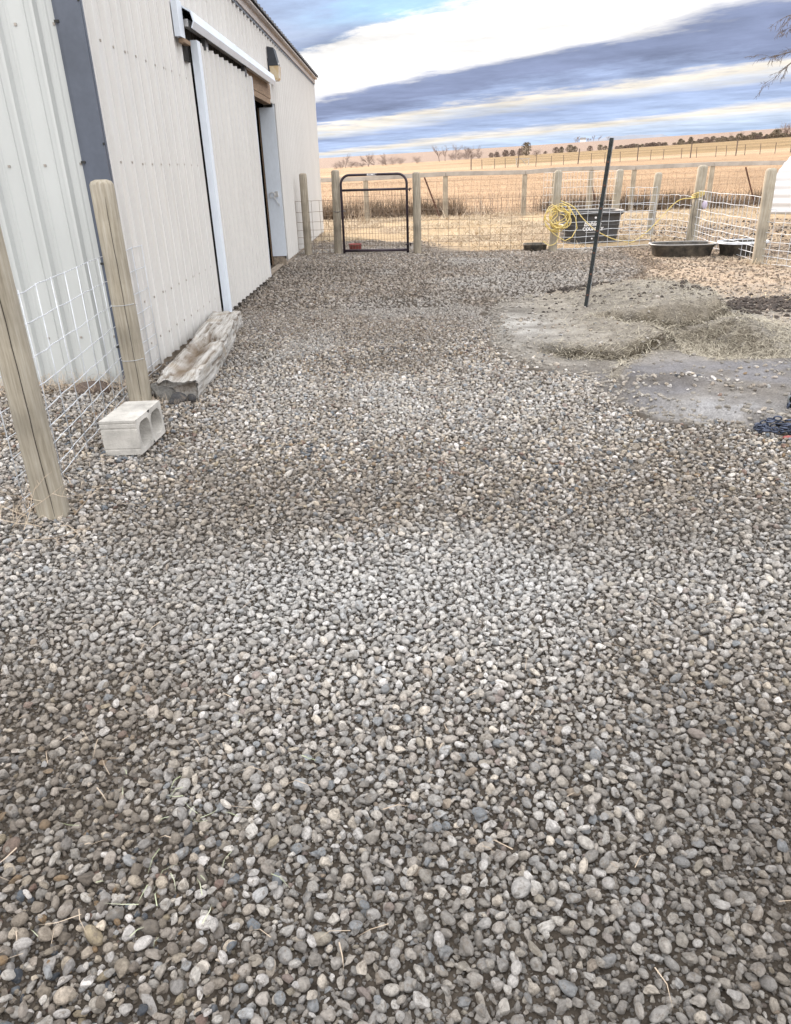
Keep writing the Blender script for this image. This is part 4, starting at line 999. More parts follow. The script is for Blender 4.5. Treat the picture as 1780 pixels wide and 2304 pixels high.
# red bowl
def lathe(profile, n=28, sx=1., sy=1., power=2.0, cap=True):
    mb = MB(); V = []
    for r, z in profile:
        for j in range(n):
            a = 2 * math.pi * j / n; c_, s_ = math.cos(a), math.sin(a)
            if power != 2.0: c_ = math.copysign(abs(c_) ** (2 / power), c_); s_ = math.copysign(abs(s_) ** (2 / power), s_)
            V.append((r * c_ * sx, r * s_ * sy, z))
    F = [(i * n + j, i * n + (j + 1) % n, (i + 1) * n + (j + 1) % n, (i + 1) * n + j) for i in range(len(profile) - 1) for j in range(n)]
    if cap: F.append(tuple(reversed(range(n)))); F.append(tuple(range((len(profile) - 1) * n, len(profile) * n)))
    mb.add(V, F); return mb
bw = lathe([(.10, 0), (.125, .05), (.13, .12), (.14, .125), (.14, .14), (.125, .14), (.11, .04), (.05, .03)]).build('bowl', M_RED, smooth=True, loc=(-.88, 16.0, hz(-.88, 16.) + .005)); tag(bw, 'small red feed bowl on the gravel behind the gate', 'bowl')

# ------------------------------------------------------------------ yard fence (gate to hose post and on behind the tubs)
yf = thing('fence', 'wire panel fence from the gate post past the hose post along the yard', 'fence')
HP = (2.975, 14.85)
add_post(yf, .385, 15.13, 1.46, .077, M_POST_G, 31)
hp = add_post(yf, *HP, 1.42, .078, M_POST, 33, lean=(.02, 0), dome=.05)
ZP = [.03, .12, .22, .33, .46, .62, .80, .98]
wire_stuff(yf, [panel_wires((.4, 15.18), HP, ZP, 13, .002, jitter=.006, seed=7)], M_WIRE_OLD, .003)
wire_stuff(yf, [panel_wires(HP, (4.9, 15.05), [.04, .14, .25, .37, .51, .66, .80], 9, .002, jitter=.006, seed=9)], M_WIRE, .0042, name='bright_wire_mesh')
# pen fence on the right
pf = thing('fence', 'pen fence of four pale round posts with bright stock panels right of the black tank', 'fence')
Pa, Pb, Pc, Pd = (4.86, 17.62), (5.56, 17.2), (6.04, 15.97), (5.66, 12.08)
for i, (p, h, r) in enumerate(((Pa, 1.38, .085), (Pb, 1.30, .08), (Pc, 1.42, .10), (Pd, 1.37, .085))): add_post(pf, *p, h, r, M_POST, 40 + i, lean=((.035, .0), (.05, 0), (.03, 0), (-.01, .02))[i], dome=.045)
wire_stuff(pf, [panel_wires((5.0, 17.3), (5.55, 16.95), [.15, .26, .38, .52, .68, .86, 1.02], 5, .002, jitter=.01, seed=12),
                panel_wires((5.6, 17.1), (6.0, 15.9), [.05, .15, .26, .38, .52, .68, .86], 7, .002, jitter=.01, bend=.05, seed=13),
                panel_wires(Pc, (5.72, 12.15), [.03, .13, .23, .34, .47, .62, .80, .96], 19, .002, jitter=.006, bend=-.05, seed=14),
                panel_wires(Pd, (6.5, 8.6), [.03, .13, .23, .34, .47, .62, .80], 17, .002, jitter=.006, seed=15)], M_WIRE, .0042, name='bright_wire_mesh')
wire_stuff(pf, [panel_wires((3.25, 17.6), (4.85, 17.55), [.3, .45, .6, .75, .9, 1.05, 1.2, 1.35], 22, .002, jitter=.006, seed=16)], M_GALV, .0035)

# hose: coil on the post plus the run to the next post
def hose():
    h = thing('garden_hose', 'yellow garden hose coiled over the fence post and trailing to the next post', 'hose')
    rr = random.Random(4)
    mb = MB(); pts = []
    cx_, cz_ = HP[0] + .04, .60; y_ = HP[1] - .12
    for k in range(11 * 20):
        t = k / 20 * 2 * math.pi; turn = k // 20; wob = [rr.random() for _ in range(1)][0]
        rad = .19 + .045 * math.sin(turn * 2.1 + 1) + .022 * math.sin(3 * t + turn * 1.7)
        ox_, oz_ = .05 * math.sin(turn * 1.9), .05 * math.cos(turn * 2.7); pts.append((cx_ + ox_ + rad * math.sin(t) * (.98 if math.sin(t) < 0 else 1.0), y_ - .008 * turn + .012 * math.sin(t * 2 + turn) - .02, cz_ + oz_ + rad * (.85 + .22 * math.sin(turn * 3.1)) * math.cos(t) + .02 * math.sin(turn * 1.3)))
    mb.tube(pts, .0085, 5); mb.build('coil', M_HOSE, h, smooth=True)
    mb = MB()
    mb.tube([(cx_ + .18, y_ - .05, .80), (cx_ + .32, y_ - .06, .60), (cx_ + .36, y_ - .06, .42), (cx_ + .28, y_ - .05, .26), (cx_ + .15, y_ - .05, .20), (cx_ - .0, y_ - .06, .28), (cx_ - .18, y_ - .06, .42)], .009, 6)
    mb.build('loose_loop', M_HOSE, h, smooth=True)
    mb = MB(); 
    P = [ony(1262, 452, 14.75), ony(1290, 465, 14.72), ony(1312, 492, 14.7), ony(1340, 518, 14.7), ony(1375, 536, 15.0), ony(1395, 541, 15.2), ony(1420, 545, 15.9), ony(1440, 534, 16.0), ony(1465, 513, 16.0), ony(1490, 487, 16.0), ony(1515, 460, 15.95), ony(1535, 448, 15.9), ony(1560, 446, 15.86)]
    mb.tube(catmull(P, 6), .0095, 6); mb.build('run', M_HOSE, h, smooth=True)
    mb = MB(); c_ = Vector((Pc[0] + .02, Pc[1], .86)); pts = []
    for k in range(4 * 16): t = k / 16 * 2 * math.pi; pts.append((c_.x + .115 * math.cos(t), c_.y + .115 * math.sin(t), c_.z + .012 * k / 16 * 1.2 + .025 * math.sin(t + k * .05) + .02 * math.cos(t)))
    mb.tube(pts, .009, 5); mb.build('wrap', M_HOSE, h, smooth=True)
    mb = MB(); P = [ony(1236, 548, 14.7), ony(1215, 540, 14.7), ony(1232, 500, 14.7)]
    mb.tube(catmull([ony(1222, 543, 14.72), ony(1236, 552, 14.7), ony(1252, 545, 14.68), ony(1257, 520, 14.7), ony(1252, 495, 14.7)], 5), .008, 5); mb.build('tail', M_HOSE, h, smooth=True)
    return h
def catmull(P, n):
    P = [Vector(p) for p in P]; P = [P[0] * 2 - P[1]] + P + [P[-1] * 2 - P[-2]]; out = []
    for i in range(1, len(P) - 2):
        for k in range(n):
            t = k / n; a, b, c, d = P[i - 1], P[i], P[i + 1], P[i + 2]
            out.append(.5 * ((2 * b) + (c - a) * t + (2 * a - 5 * b + 4 * c - d) * t * t + (3 * b - a - 3 * c + d) * t ** 3))
    out.append(P[-2]); return out
hose()
# cord and rag on the third post
cd_ = thing('cord', 'black cord with a pale purple rag hanging from the hose wrapped post', 'cord')
mb = MB(); mb.tube(catmull([(6.0, 15.86, .9), (5.96, 15.85, .6), (5.97, 15.85, .25), (5.95, 15.7, .1)], 4), .005, 4)
mb.tube(catmull([(6.14, 15.86, .86), (6.28, 15.8, .6), (6.33, 15.8, .3), (6.34, 15.8, .05)], 4), .004, 4); mb.build('strand', M_CORD, cd_)
mb = MB(); mb.tube(catmull([(6.07, 15.83, .80), (6.05, 15.82, .68), (6.12, 15.82, .62), (6.2, 15.84, .70), (6.16, 15.85, .80)], 4), .006, 4, closed=False); mb.build('loop', M_CORD, cd_)
rg = rock_mb(.045, .03, .07, 5, .25).build('rag', M_PURPLE, cd_, smooth=True, loc=(6.15, 15.80, .70))

# ------------------------------------------------------------------ stock tank with lettering
TK = thing('stock_tank', 'large black plastic stock tank behind the wire panel with white lettering', 'tank', (4.06, 16.55, hz(4.06, 16.5)))
pr = [(.80, 0), (.83, .02), (.86, .16), (.875, .17), (.875, .19), (.865, .20), (.89, .33), (.905, .34), (.905, .36), (.895, .37), (.925, .52), (.94, .54), (.99, .555), (1.0, .575), (1.0, .61), (.98, .62), (.94, .615), (.92, .56), (.86, .10), (.5, .08)]
lathe(pr, 56, .66, .46, 3.6).build('shell', M_BLACKP, TK, smooth=False)
mb = MB(); 
mb_r = lathe([(.962, .618), (.975, .628), (.99, .628), (1.004, .618)], 56, .66, .46, 3.6, cap=False).build('rim', M_PALERIM, TK)
def text_mesh(s_, size, ext=.002, shear=0., bold=.0):
    cu = bpy.data.curves.new('t', 'FONT'); cu.body = s_; cu.size = size; cu.extrude = ext; cu.align_x = 'CENTER'; cu.align_y = 'CENTER'; cu.shear = shear; cu.offset = bold; cu.resolution_u = 3
    ob = bpy.data.objects.new('t', cu); SC.collection.objects.link(ob)
    dg = bpy.context.evaluated_depsgraph_get(); me = bpy.data.meshes.new_from_object(ob.evaluated_get(dg)); bpy.data.objects.remove(ob); bpy.data.curves.remove(cu); return me
for s_, size, zz, sh, bo_ in (('Behlen', .13, .385, .2, .003), ('COUNTRY', .088, .285, 0, .004)):
    me = text_mesh(s_, size, .002, sh, bo_); me.name = 'lettering'; me.materials.append(M_LABEL)
    link('lettering', me, TK, (float(ony(1313, 505, 16.1).x) - 4.06 + (.19 if zz > .34 else .21), -.46 * (.905 if zz > .34 else .885) - .006, zz), (math.radians(90 + 5), 0, 0))
mb = MB(); mb.box(-.17, .14, -.420, -.4175, .222, .228); mb.build('lettering', M_LABEL, TK)
for x, z, r in ((.02, .505, .022), (-.02, .10, .017)):
    mb = MB(); mb.tube([(x, -.37, z), (x, -.46 * (.83 + z * .19) - .008, z)], r, 12); mb.build('drain_plug', M_LABEL, TK)

# pans
PN = thing('rubber_pan', 'shallow black mortar pan on the sunlit dirt in front of the pen', 'pan', (4.98, 13.55, hz(5, 13.5)), math.radians(-4))
lathe([(.80, 0), (.86, .02), (.92, .16), (.99, .185), (1.0, .20), (.985, .215), (.955, .205), (.93, .17), (.80, .04), (.4, .035)], 44, .555, .34, 3.2).build('shell', M_PANP, PN, smooth=True)
lathe([(.955, .206), (.965, .216), (1.0, .216), (1.01, .206)], 44, .555, .34, 3.2, cap=False).build('rim', M_PALERIM, PN)
PN2 = thing('oval_tub', 'oval grey tub with a bleached rim inside the pen beside the tall right post', 'tub', (5.95, 13.35, hz(6, 13.4)), math.radians(10))
lathe([(.80, 0), (.84, .02), (.93, .19), (.985, .20), (1.0, .215), (.985, .23), (.94, .225), (.91, .19), (.8, .03), (.4, .03)], 40, .42, .30, 2.6).build('shell', M_PANP, PN2, smooth=True)
lathe([(.93, .224), (.945, .238), (1.0, .232), (1.012, .20)], 40, .42, .30, 2.6, cap=False).build('rim', M_WIRE, PN2)
PN3 = thing('feed_pan', 'low dark round feed pan at the foot of the hose post', 'pan', (2.68, 15.1, hz(2.7, 15.1)))
lathe([(.80, 0), (.9, .02), (.97, .11), (1.0, .12), (.99, .13), (.94, .125), (.85, .03), (.4, .025)], 32, .24, .24).build('shell', M_PANP, PN3, smooth=True)

# ------------------------------------------------------------------ T-post
_tp = gnd(1318, 691, .08)
for _ in range(8): _tp = gnd(1318, 691, hz(_tp.x, _tp.y))
tz = _tp.z
TP = thing('t_post', 'dark steel T-post leaning in the hard dirt near the straw mound', 'post', tuple(_tp))
_tt = ony(1377, 310, _tp.y)
lean_v = Vector((_tt.x - _tp.x, 0, _tt.z - tz)); Lp = lean_v.length; ty = math.atan2(lean_v.x, lean_v.z)
MT = Matrix.Rotation(ty, 4, 'Y') @ Matrix.Rotation(math.radians(-24), 4, 'Z')
mb = MB(); mb.box(-.021, .021, -.003, .003, -.12, Lp, M=MT); mb.box(-.003, .003, .003, .036, -.12, Lp, M=MT); mb.build('bar', M_TPOST, TP)
mb = MB(); mb.box(.016, .0225, -.005, .0045, -.1, Lp - .002, M=MT); mb.build('worn_edge', M_TPOSTL, TP)
for k in range(30):
    z = .12 + k * .054
    if z > Lp - .03: break
    mb = MB(); mb.box(-.010, .010, -.011, -.003, z, z + .016, M=MT); mb.build('stud', M_RUST if k % 4 == 0 else M_TPOST, TP)

# ------------------------------------------------------------------ chain on the post at the right edge, heap of chain
ep = gnd(1786, 915, .06)
EP = thing('steel_post', 'dark steel post at the right edge of the yard', 'post', (ep.x, ep.y, hz(ep.x, ep.y)))
mb = MB(); mb.tube([(0, 0, -.1), (0, 0, .30), (0, 0, .62), (.0, 0, .66)], [.034, .034, .034, .02], 14); mb.build('tube', M_TPOST, EP, smooth=True)
ch = thing('hanging_chain', 'dark chain hanging down the side of the steel post', 'chain', (ep.x - .055, ep.y - .02, hz(ep.x, ep.y)))
for k in range(13):
    mb = MB(); chain_link(mb, (.012 * math.sin(k * .9) + .0016 * k, -.012 * (k % 2), .50 - k * .040), (.05 * math.sin(k), .0, -1), .027, .0058, k * 1.5708 + .3); mb.build('link', M_TPOSTL if k % 2 else M_CHAIN, ch, smooth=True)
cz = gnd(1758, 951, .06)
hp_ = thing('chain_heap', 'heap of blue black chain on pale dirt at the right edge', 'chain', (cz.x, cz.y, hz(cz.x, cz.y)))
rr = random.Random(9); x_, y_ = -.13, 0.02
for k in range(46):
    t = k * .34; rad = .11 * (1 - .3 * math.sin(t * .37)); px_, py_ = rad * math.cos(t) * 1.15, rad * math.sin(t) * .55; 
    d = Vector((-math.sin(t), math.cos(t) * .5, rr.uniform(-.25, .25))); zz = .012 + .055 * max(0, 1 - (px_ ** 2 + py_ ** 2) / .02) * rr.random() + .02 * (k / 46)
    mb = MB(); chain_link(mb, (px_, py_, zz), d, .024, .0058, k * 1.5708 + rr.uniform(-.4, .4)); mb.build('link', M_CHAIN, hp_, smooth=True)
rc = gnd(1775, 978, .04); rz = rock_mb(.035, .02, .012, 8, .2).build('rag', M_RED, smooth=True, loc=(rc.x, rc.y, hz(rc.x, rc.y) + .02)); tag(rz, 'scrap of red cloth on the gravel below the chain heap', 'rag')

# ------------------------------------------------------------------ rear fence: posts, rail, woven wire
rf = thing('fence', 'long rear fence with weathered posts and a flat top rail before the stubble field', 'fence')
RF = [(-5.5, 26.3), (-1.0, 26.15), (1.6, 26.05), (4.25, 26.5), (5.3, 26.8), (6.55, 27.0), (8.05, 27.2), (10.6, 27.0), (13.5, 27.0), (16.5, 26.8), (19.6, 26.6)]
TOPZ = [1.30, 1.33, 1.40, 1.37, 1.42, 1.42, 1.40, 1.44, 1.40, 1.40, 1.4]
for i, ((x, y), h) in enumerate(zip(RF, TOPZ)): add_post(rf, x, y, h, .085, M_POST_G, 60 + i, dome=.02)
for i in range(len(RF) - 1):
    (xa, ya_), (xb, yb_) = RF[i], RF[i + 1]; a = math.atan2(yb_ - ya_, xb - xa); L2 = math.hypot(xb - xa, yb_ - ya_)
    mb = MB(); mb.bbox(0, L2 - .01, -.02, .02, -.065, .065, .005); o = mb.build('rail', M_RAIL, rf); za, zb_ = TOPZ[i] - .05, TOPZ[i + 1] - .05
    o.location = (xa, ya_ - .105, za); o.rotation_euler = (0, -math.atan2(zb_ - za, L2), a)
sp = [panel_wires(RF[i], RF[i + 1], [.08, .2, .33, .47, .62, .78, .96, 1.14], int(math.dist(RF[i], RF[i + 1]) / .28), .002, jitter=.012, seed=80 + i) for i in range(len(RF) - 1)]
wire_stuff(rf, sp, M_WIRE_OLD, .0035, 3)
for lab_, (u0, v0, u1, v1, y) in (('rusty steel post leaning left against the rear fence before the stubble', (955, 399, 974, 452, 26.6)), ('leaning rusty steel post seen between the tank and the rear fence', (1332, 417, 1338, 450, 27.6)), ('long rusty steel post leaning against the rear fence near the white shed', (1678, 376, 1690, 432, 27.4))):
    p, q = ony(u0, v0, y), ony(u1, v1, y); d = (q - p); q = p + d * ((p.z + .1) / max(.2, -d.z)); 
    o = thing('t_post', lab_, 'post', (q.x, q.y, 0)); mb = MB(); mb.tube([(0, 0, 0), (p.x - q.x, 0, p.z)], .028, 5); mb.build('bar', M_RUST, o)

# far wire fence across the field
ff = thing('fence', 'distant thin wire fence with slim posts crossing the tan field', 'fence')
pts_top = []
for k, (u, v) in enumerate([(1060, 381), (1085, 379), (1113, 378), (1137, 377), (1165, 375), (1205, 374), (1240, 373), (1268, 373), (1300, 372), (1330, 371), (1360, 371), (1395, 372), (1433, 371), (1462, 372), (1490, 374), (1531, 372), (1551, 372), (1565, 371), (1608, 369), (1631, 369), (1653, 367), (1673, 367), (1707, 366), (1740, 366), (1775, 365), (1815, 363)]):
    R = 118; d = ray(u, v); a = math.atan2(d[0], d[1]); x, y = R * math.sin(a), R * math.cos(a); z = hz(x, y); h = 1.3 if k % 4 else 2.0
    mb = MB(); mb.tube([(0, 0, -.2), (random.uniform(-.12, .12), 0, h)], .045 if k % 4 else .08, 5); mb.build('post', M_BARK, ff, loc=(x, y, z)); pts_top.append((x, y, z))
mb = MB()
for h in (.4, .8, 1.2): mb.tube([(x, y, z + h) for x, y, z in pts_top], .008, 3, cap=False)
tag(mb.build('wires', M_WIRE_OLD, ff), kind='stuff')

# ------------------------------------------------------------------ quonset shed on the right
Q = thing('quonset_shed', 'white corrugated arched shed at the right edge beyond the pen', 'shed')
qb = gnd(1714, 481, .0); ax = Vector((.80, -.60, 0)).normalized(); en = Vector((.60, .80, 0))     # axis of the arch, and the way the end wall recedes
QR = 1.85; Lq = 6.0
def qpt(s_, th, r): return qb + ax * (s_ + (.8 if s_ < 1 else 0) * (1 - math.cos(th))) + en * (QR - r * math.cos(th)) + Vector((0, 0, r * math.sin(th)))
ribsn = 64; ncor = 6
for seg in range(8):      # sheets lapped up the arch
    mb = MB(); V = []; F = []; t0, t1 = math.pi * seg / 8, math.pi * (seg + 1) / 8; K = 40
    for i in range(K + 1):
        th = t0 + (t1 - t0) * i / K; r = QR + .022 * math.sin(i / K * 2 * math.pi * 3)
        for s_ in (0, Lq): V.append(qpt(s_, th, r))
    for i in range(K): F.append((2 * i, 2 * i + 1, 2 * i + 3, 2 * i + 2))
    mb.add(V, F); mb.build('roof_sheet', M_QUON, Q, smooth=True)
for s_ in (0.03, Lq - .03):
    mb = MB(); V = [qb + ax * s_ + en * QR] + [qpt(s_, math.pi * i / 40, QR - .02) for i in range(41)]; mb.add(V, [(0, i, i + 1) for i in range(1, 41)]); mb.build('end_wall', M_QUON, Q)
mb = MB(); mb.box(-.1, Lq, -.06, .06, -.1, .07); o = mb.build('sill', M_RAIL, Q, loc=qb - Vector((0, 0, .02))); o.rotation_euler = (0, 0, math.atan2(ax.y, ax.x))

# ------------------------------------------------------------------ trees
def bare_tree(seed, h, levels=4, spread=.55, sides=4, r0=None, multi=1, droop=0.0, twigs=3):
    rr = random.Random(seed); tr_, br = MB(), MB(); r0 = r0 or h * .022
    def grow(p, d, L, r, lev, mb):
        pts = [p.copy()]; rs = [r]; n = 4 if lev < 2 else 3
        for i in range(n):
            d = (d + Vector((rr.gauss(0, .13), rr.gauss(0, .13), rr.gauss(0, .09) - droop * lev * .09))).normalized(); p = p + d * L / n; pts.append(p.copy()); rs.append(r * (1 - .6 * (i + 1) / n))
        mb.tube(pts, rs, sides if lev < 2 else 3, cap=False)
        if lev >= levels: return
        k = twigs + (1 if lev < 2 else 0)
        for i in range(k + 1):
            t = .3 + .7 * (i + rr.random() * .6) / (k + 1); q = pts[min(int(t * n), n)]; 
            ax_ = Vector((rr.gauss(0, 1), rr.gauss(0, 1), rr.gauss(.1, .45))).normalized(); nd_ = (d * (1 - spread) + ax_ * spread + Vector((0, 0, .12))).normalized()
            grow(q.copy(), nd_, L * rr.uniform(.5, .72), r * .45, lev + 1, br)
    for m_ in range(multi):
        grow(Vector((rr.uniform(-.3, .3) * (multi > 1), rr.uniform(-.3, .3) * (multi > 1), -.1)), Vector((rr.gauss(0, .12 if multi == 1 else .35), rr.gauss(0, .12 if multi == 1 else .35), 1)).normalized(), h * .55, r0, 0, tr_)
    return tr_, br
def tree_thing(name, tr_, br, mt, mc, label, cat='tree', group=None):
    t_ = thing(name, label, cat, group=group); tr_.build('trunk', mt, t_); br.build('crown', mc, t_); return t_
def leafy(seed, w, h, n=420, leaf=.16, cone=0.3):
    """dense evergreen: many small tilted leaf clumps through the crown's volume, uneven outline"""
    rr = np.random.default_rng(seed); mb = MB(); V = []; F = []
    lob = rr.normal(0, 1, (7, 3)); 
    for i in range(n):
        a = rr.random() * 6.283; z = rr.random() ** .8; rad = (1 - cone * z) * math.sqrt(max(0, 1 - (2 * z * .92 - .9) ** 2)) * (.72 + .28 * math.sin(3 * a + seed) * math.cos(5 * z + a)) * (rr.random() ** .33)
        c_ = np.array([rad * math.cos(a) * w / 2, rad * math.sin(a) * w / 2, .06 * h + z * h * .94]); s_ = leaf * rr.uniform(.5, 1.3)
        for q in range(2):
            d1 = rr.normal(size=3); d1 /= np.linalg.norm(d1); d2 = rr.normal(size=3); d2 /= np.linalg.norm(d2)
            k = len(V); V += [c_ - d1 * s_, c_ + d2 * s_ * .7, c_ + d1 * s_ + np.array([0, 0, s_ * .4])]; F.append((k, k + 1, k + 2))
    mb.add(V, F); tb = MB(); tb.tube([(0, 0, -.2), (0, 0, h * .4), (.05, 0, h * .8)], [w * .05, w * .035, .01], 5, cap=False); return tb, mb
def at_far(u, v_base, R):
    d = ray(u, v_base); a = math.atan2(d[0], d[1]); x, y = R * math.sin(a), R * math.cos(a); return x, y, hz(x, y)
def px_m(R): return R * 1.0 / (1640 ** 2 / 1000 / 1.0) if False else R * .000503          # metres per photo pixel up there
bare = [tree_thing('bare_tree', *bare_tree(s_, 10, 4, .40, multi=mu, r0=.22), M_TWIGPALE, M_TWIGPALE, 'x', group='bare trees on the far field edge') for s_, mu in ((1, 1), (2, 2), (3, 3), (4, 1))]
bush = [tree_thing('bare_bush', *bare_tree(s_, 7, 3, .75, multi=6, twigs=4, r0=.05), M_TWIGPALE, M_TWIGPALE, 'x', cat='bush', group='bare bushes on the far field edge') for s_ in (11, 12, 13)]
juni = [tree_thing('juniper', *leafy(s_, 6, 6, 420, .42, c_), M_BARK, m_, 'x', group=g_) for s_, c_, m_, g_ in ((21, .2, M_JUNI, 'dark evergreens of the windbreak'), (22, .55, M_JUNI, 'dark evergreens of the windbreak'), (23, .1, M_BUSH, 'brown shrubs of the windbreak'), (24, .35, M_JUNI, 'dark evergreens of the windbreak'))]
used = {}
NATH = {p.name: max(v.co.z for c in p.children for v in c.data.vertices) for p in bare + bush + juni}
def place(proto, u, vb, vt, R, label, nat, widen=1.0):
    x, y, z = at_far(u, vb, R); h = (vb - vt) * px_m(R)
    o = proto if not used.get(proto.name) else copy_tree(proto)
    used[proto.name] = 1
    nat = NATH[proto.name]; s_ = h / nat * (1.0 if 'bare' in proto.name else 1.05); o.location = (x, y, z - .1); o.scale = (s_ * widen, s_ * widen, s_); o.rotation_euler = (0, 0, random.random() * 6.28)
    o['label'] = label; return o
DUPB = 'bare leafless tree in the line beyond the far field'; 
for u, vb, vt, R, k, lab_ in [(778, 386, 350, 250, 0, 'leafless tree above the left half of the gate, tallest of its clump'), (829, 384, 349, 250, 2, 'leafless tree above the top bar of the gate'), (844, 372, 351, 420, 1, 'faint leafless tree farther off above the gate'),
                        (869, 380, 350, 260, 1, 'leafless tree just left above the right gate post'), (989, 373, 332, 270, 0, 'tall leafless tree, leftmost of the tall pair in mid horizon'), (1002, 373, 334, 275, 3, 'tall leafless tree right of its taller twin in mid horizon'),
                        (1026, 371, 332, 300, 1, 'leafless tree rising over the left end of the grey thicket'), (1052, 371, 336, 305, 2, 'leafless tree rising from the middle of the grey thicket'), (1078, 370, 338, 300, 3, 'leafless tree rising over the right end of the grey thicket'),
                        (1122, 356, 325, 520, 0, 'tall bare tree left in the distant group of three'), (1133, 356, 323, 520, 2, 'tall bare tree, middle of the distant group of three'), (1149, 356, 324, 520, 1, 'tall bare tree right in the distant group of three'),
                        (1765, 330, 288, 330, 2, 'bare tree above the windbreak at the right edge'), (1744, 331, 298, 330, 1, 'lower bare tree above the windbreak near the right edge'), (1640, 333, 306, 330, 3, 'thin bare tree poking out of the windbreak'), (1672, 333, 304, 330, 0, 'thin bare tree poking from the windbreak above the leaning rusty post')]:
    place(bare[k], u, vb, vt, R, lab_, 10.5)
for i, (u, vb, vt, R, lab_) in enumerate([(758, 386, 368, 245, 'low leafless bush left of the gate top'), (768, 386, 362, 248, 'leafless bush above the left gate post'), (790, 386, 366, 248, 'leafless bush between two trees above the gate'), (804, 385, 368, 250, 'small leafless bush above the gate centre'), (816, 385, 370, 250, 'lowest leafless bush above the gate'),
        (862, 380, 358, 255, 'spreading leafless bush above the right end of the gate'), (885, 380, 355, 262, 'leafless bush over the right gate post'), (902, 381, 358, 255, 'round leafless bush right of the gate post'), (939, 381, 360, 250, 'lone round leafless bush right of the gate'),
        (1018, 371, 352, 290, 'grey leafless bush at the left end of the thicket'), (1034, 371, 350, 290, 'second grey leafless bush from the left in the thicket'), (1048, 371, 349, 290, 'grey leafless bush in the thicket middle'), (1062, 371, 350, 290, 'grey leafless bush right of the thicket middle'), (1076, 370, 349, 290, 'grey leafless bush at the right end of the thicket'),
        (1205, 373, 353, 230, 'small rust brown bush right of the big round evergreen')]):
    place(bush[i % 3], u, vb, vt, R, lab_, 6.3, 1.25)
place(juni[0], 1183, 366, 336, 280, 'big round dark evergreen standing alone in mid horizon', 6, 1.25)
jl = [(1105, 366, 353, 2, 'small brown shrub left of the purple pair'), (1117, 366, 352, 2, 'low brown shrub below the three distant bare trees'), (1137, 366, 349, 2, 'taller purple brown shrub below the three distant bare trees'), (1152, 366, 350, 2, 'purple brown shrub left of the big round evergreen'),
      (1170, 366, 348, 2, 'brown shrub touching the left of the big round evergreen'), (1226, 361, 352, 2, 'tiny brown shrub between the round evergreen and the hose post'), (1250, 359, 343, 2, 'reddish shrub above the hose post'), (1262, 358, 342, 1, 'narrow evergreen above the hose post'), (1281, 357, 338, 0, 'dark evergreen left of the white farmhouse'), (1292, 356, 341, 3, 'lower dark evergreen left of the white farmhouse'),
      (1326, 352, 338, 2, 'round brown shrub right below the white farmhouse'), (1349, 351, 336, 0, 'dark evergreen left of the leaning T-post top'), (1361, 350, 338, 3, 'low evergreen touching the leaning T-post top')]
for u, vb, vt, k, lab_ in jl: place(juni[k], u, vb, vt, 315, lab_, 6, 1.5)
rj = random.Random(3)
for i in range(16):
    u = 1388 + i * 7.2 + rj.uniform(-2, 2); k = rj.choice((0, 2, 3, 2)); w_ = place(juni[k], u, 345 - (u - 1390) * .05, 345 - (u - 1390) * .05 - rj.uniform(8, 14), 318, '', 6, 1.7)
    w_['label'] = 'small evergreen or shrub in the short hedge right of the leaning T-post top'; w_['group'] = 'short hedge right of the T-post'
for i in range(44):
    u = 1516 + i * 6.2 + rj.uniform(-2.5, 2.5); k = rj.choice((0, 2, 3, 2, 1)); f_ = (u - 1516) / 264; vb = 341 - f_ * 15
    w_ = place(juni[k], u, vb, vb - rj.choice((7, 9, 11, 14, 17)) - 8 * f_ * rj.random(), 312 + rj.uniform(0, 14), '', 6, 1.6)
    w_['label'] = 'shrub or evergreen in the long windbreak along the skyline at right'; w_['group'] = 'long windbreak at right'
for i, u in enumerate((1294, 1300, 1322, 1334, 1345, 1366)):
    w_ = place(bare[i % 4], u, 338, 322 + (i % 3) * 3, 1300, ('faint bare tree left of the far white farmhouse', 'faint bare tree touching the left of the far white farmhouse', 'faint bare tree just right of the far white farmhouse', 'second faint bare tree right of the far white farmhouse', 'third faint bare tree right of the far white farmhouse', 'faint distant bare tree nearest the leaning T-post')[i], 10.5, 1.3)
# farmhouse far off
x, y, z = at_far(1310, 338, 1290)
fh = thing('farmhouse', 'tiny white farmhouse far off among bare trees on the horizon', 'house', (x, y, z - .5), -.2)
mb = MB(); mb.box(-4, 4, -3, 3, 0, 4.2); mb.add([(-4, -3, 4.2), (-4, 3, 4.2), (-4, 0, 6.6), (4, -3, 4.2), (4, 3, 4.2), (4, 0, 6.6)], [(0, 1, 2), (3, 5, 4)]); mb.build('wall', M_HOUSEW, fh)
mb = MB(); mb.add([(-4.4, -3.5, 3.9), (4.4, -3.5, 3.9), (4.4, 0, 6.8), (-4.4, 0, 6.8), (-4.4, 3.5, 3.9), (4.4, 3.5, 3.9)], [(0, 1, 2, 3), (3, 2, 5, 4)]); mb.build('roof', M_HOUSER, fh)
# small H brace in the field
x, y, z = at_far(1176, 373, 130)
hb = thing('brace_frame', 'small pale timber brace standing in the field below the round evergreen', 'fence brace', (x, y, z))
for dx in (-1.0, .95): 
    mb = MB(); mb.bbox(dx - .06, dx + .06, -.06, .06, -.1, 1.0, .01); mb.build('leg', M_RAIL, hb)
mb = MB(); mb.bbox(-1.2, 1.15, -.08, .04, .92, 1.04, .01); mb.build('beam', M_RAIL, hb)
mb = MB(); mb.tube([(-.2, -.02, .9), (.5, -.02, .1)], .05, 5); mb.tube([(.1, -.03, .6), (.8, -.03, .85)], .05, 5); mb.build('brace', M_RAIL, hb)

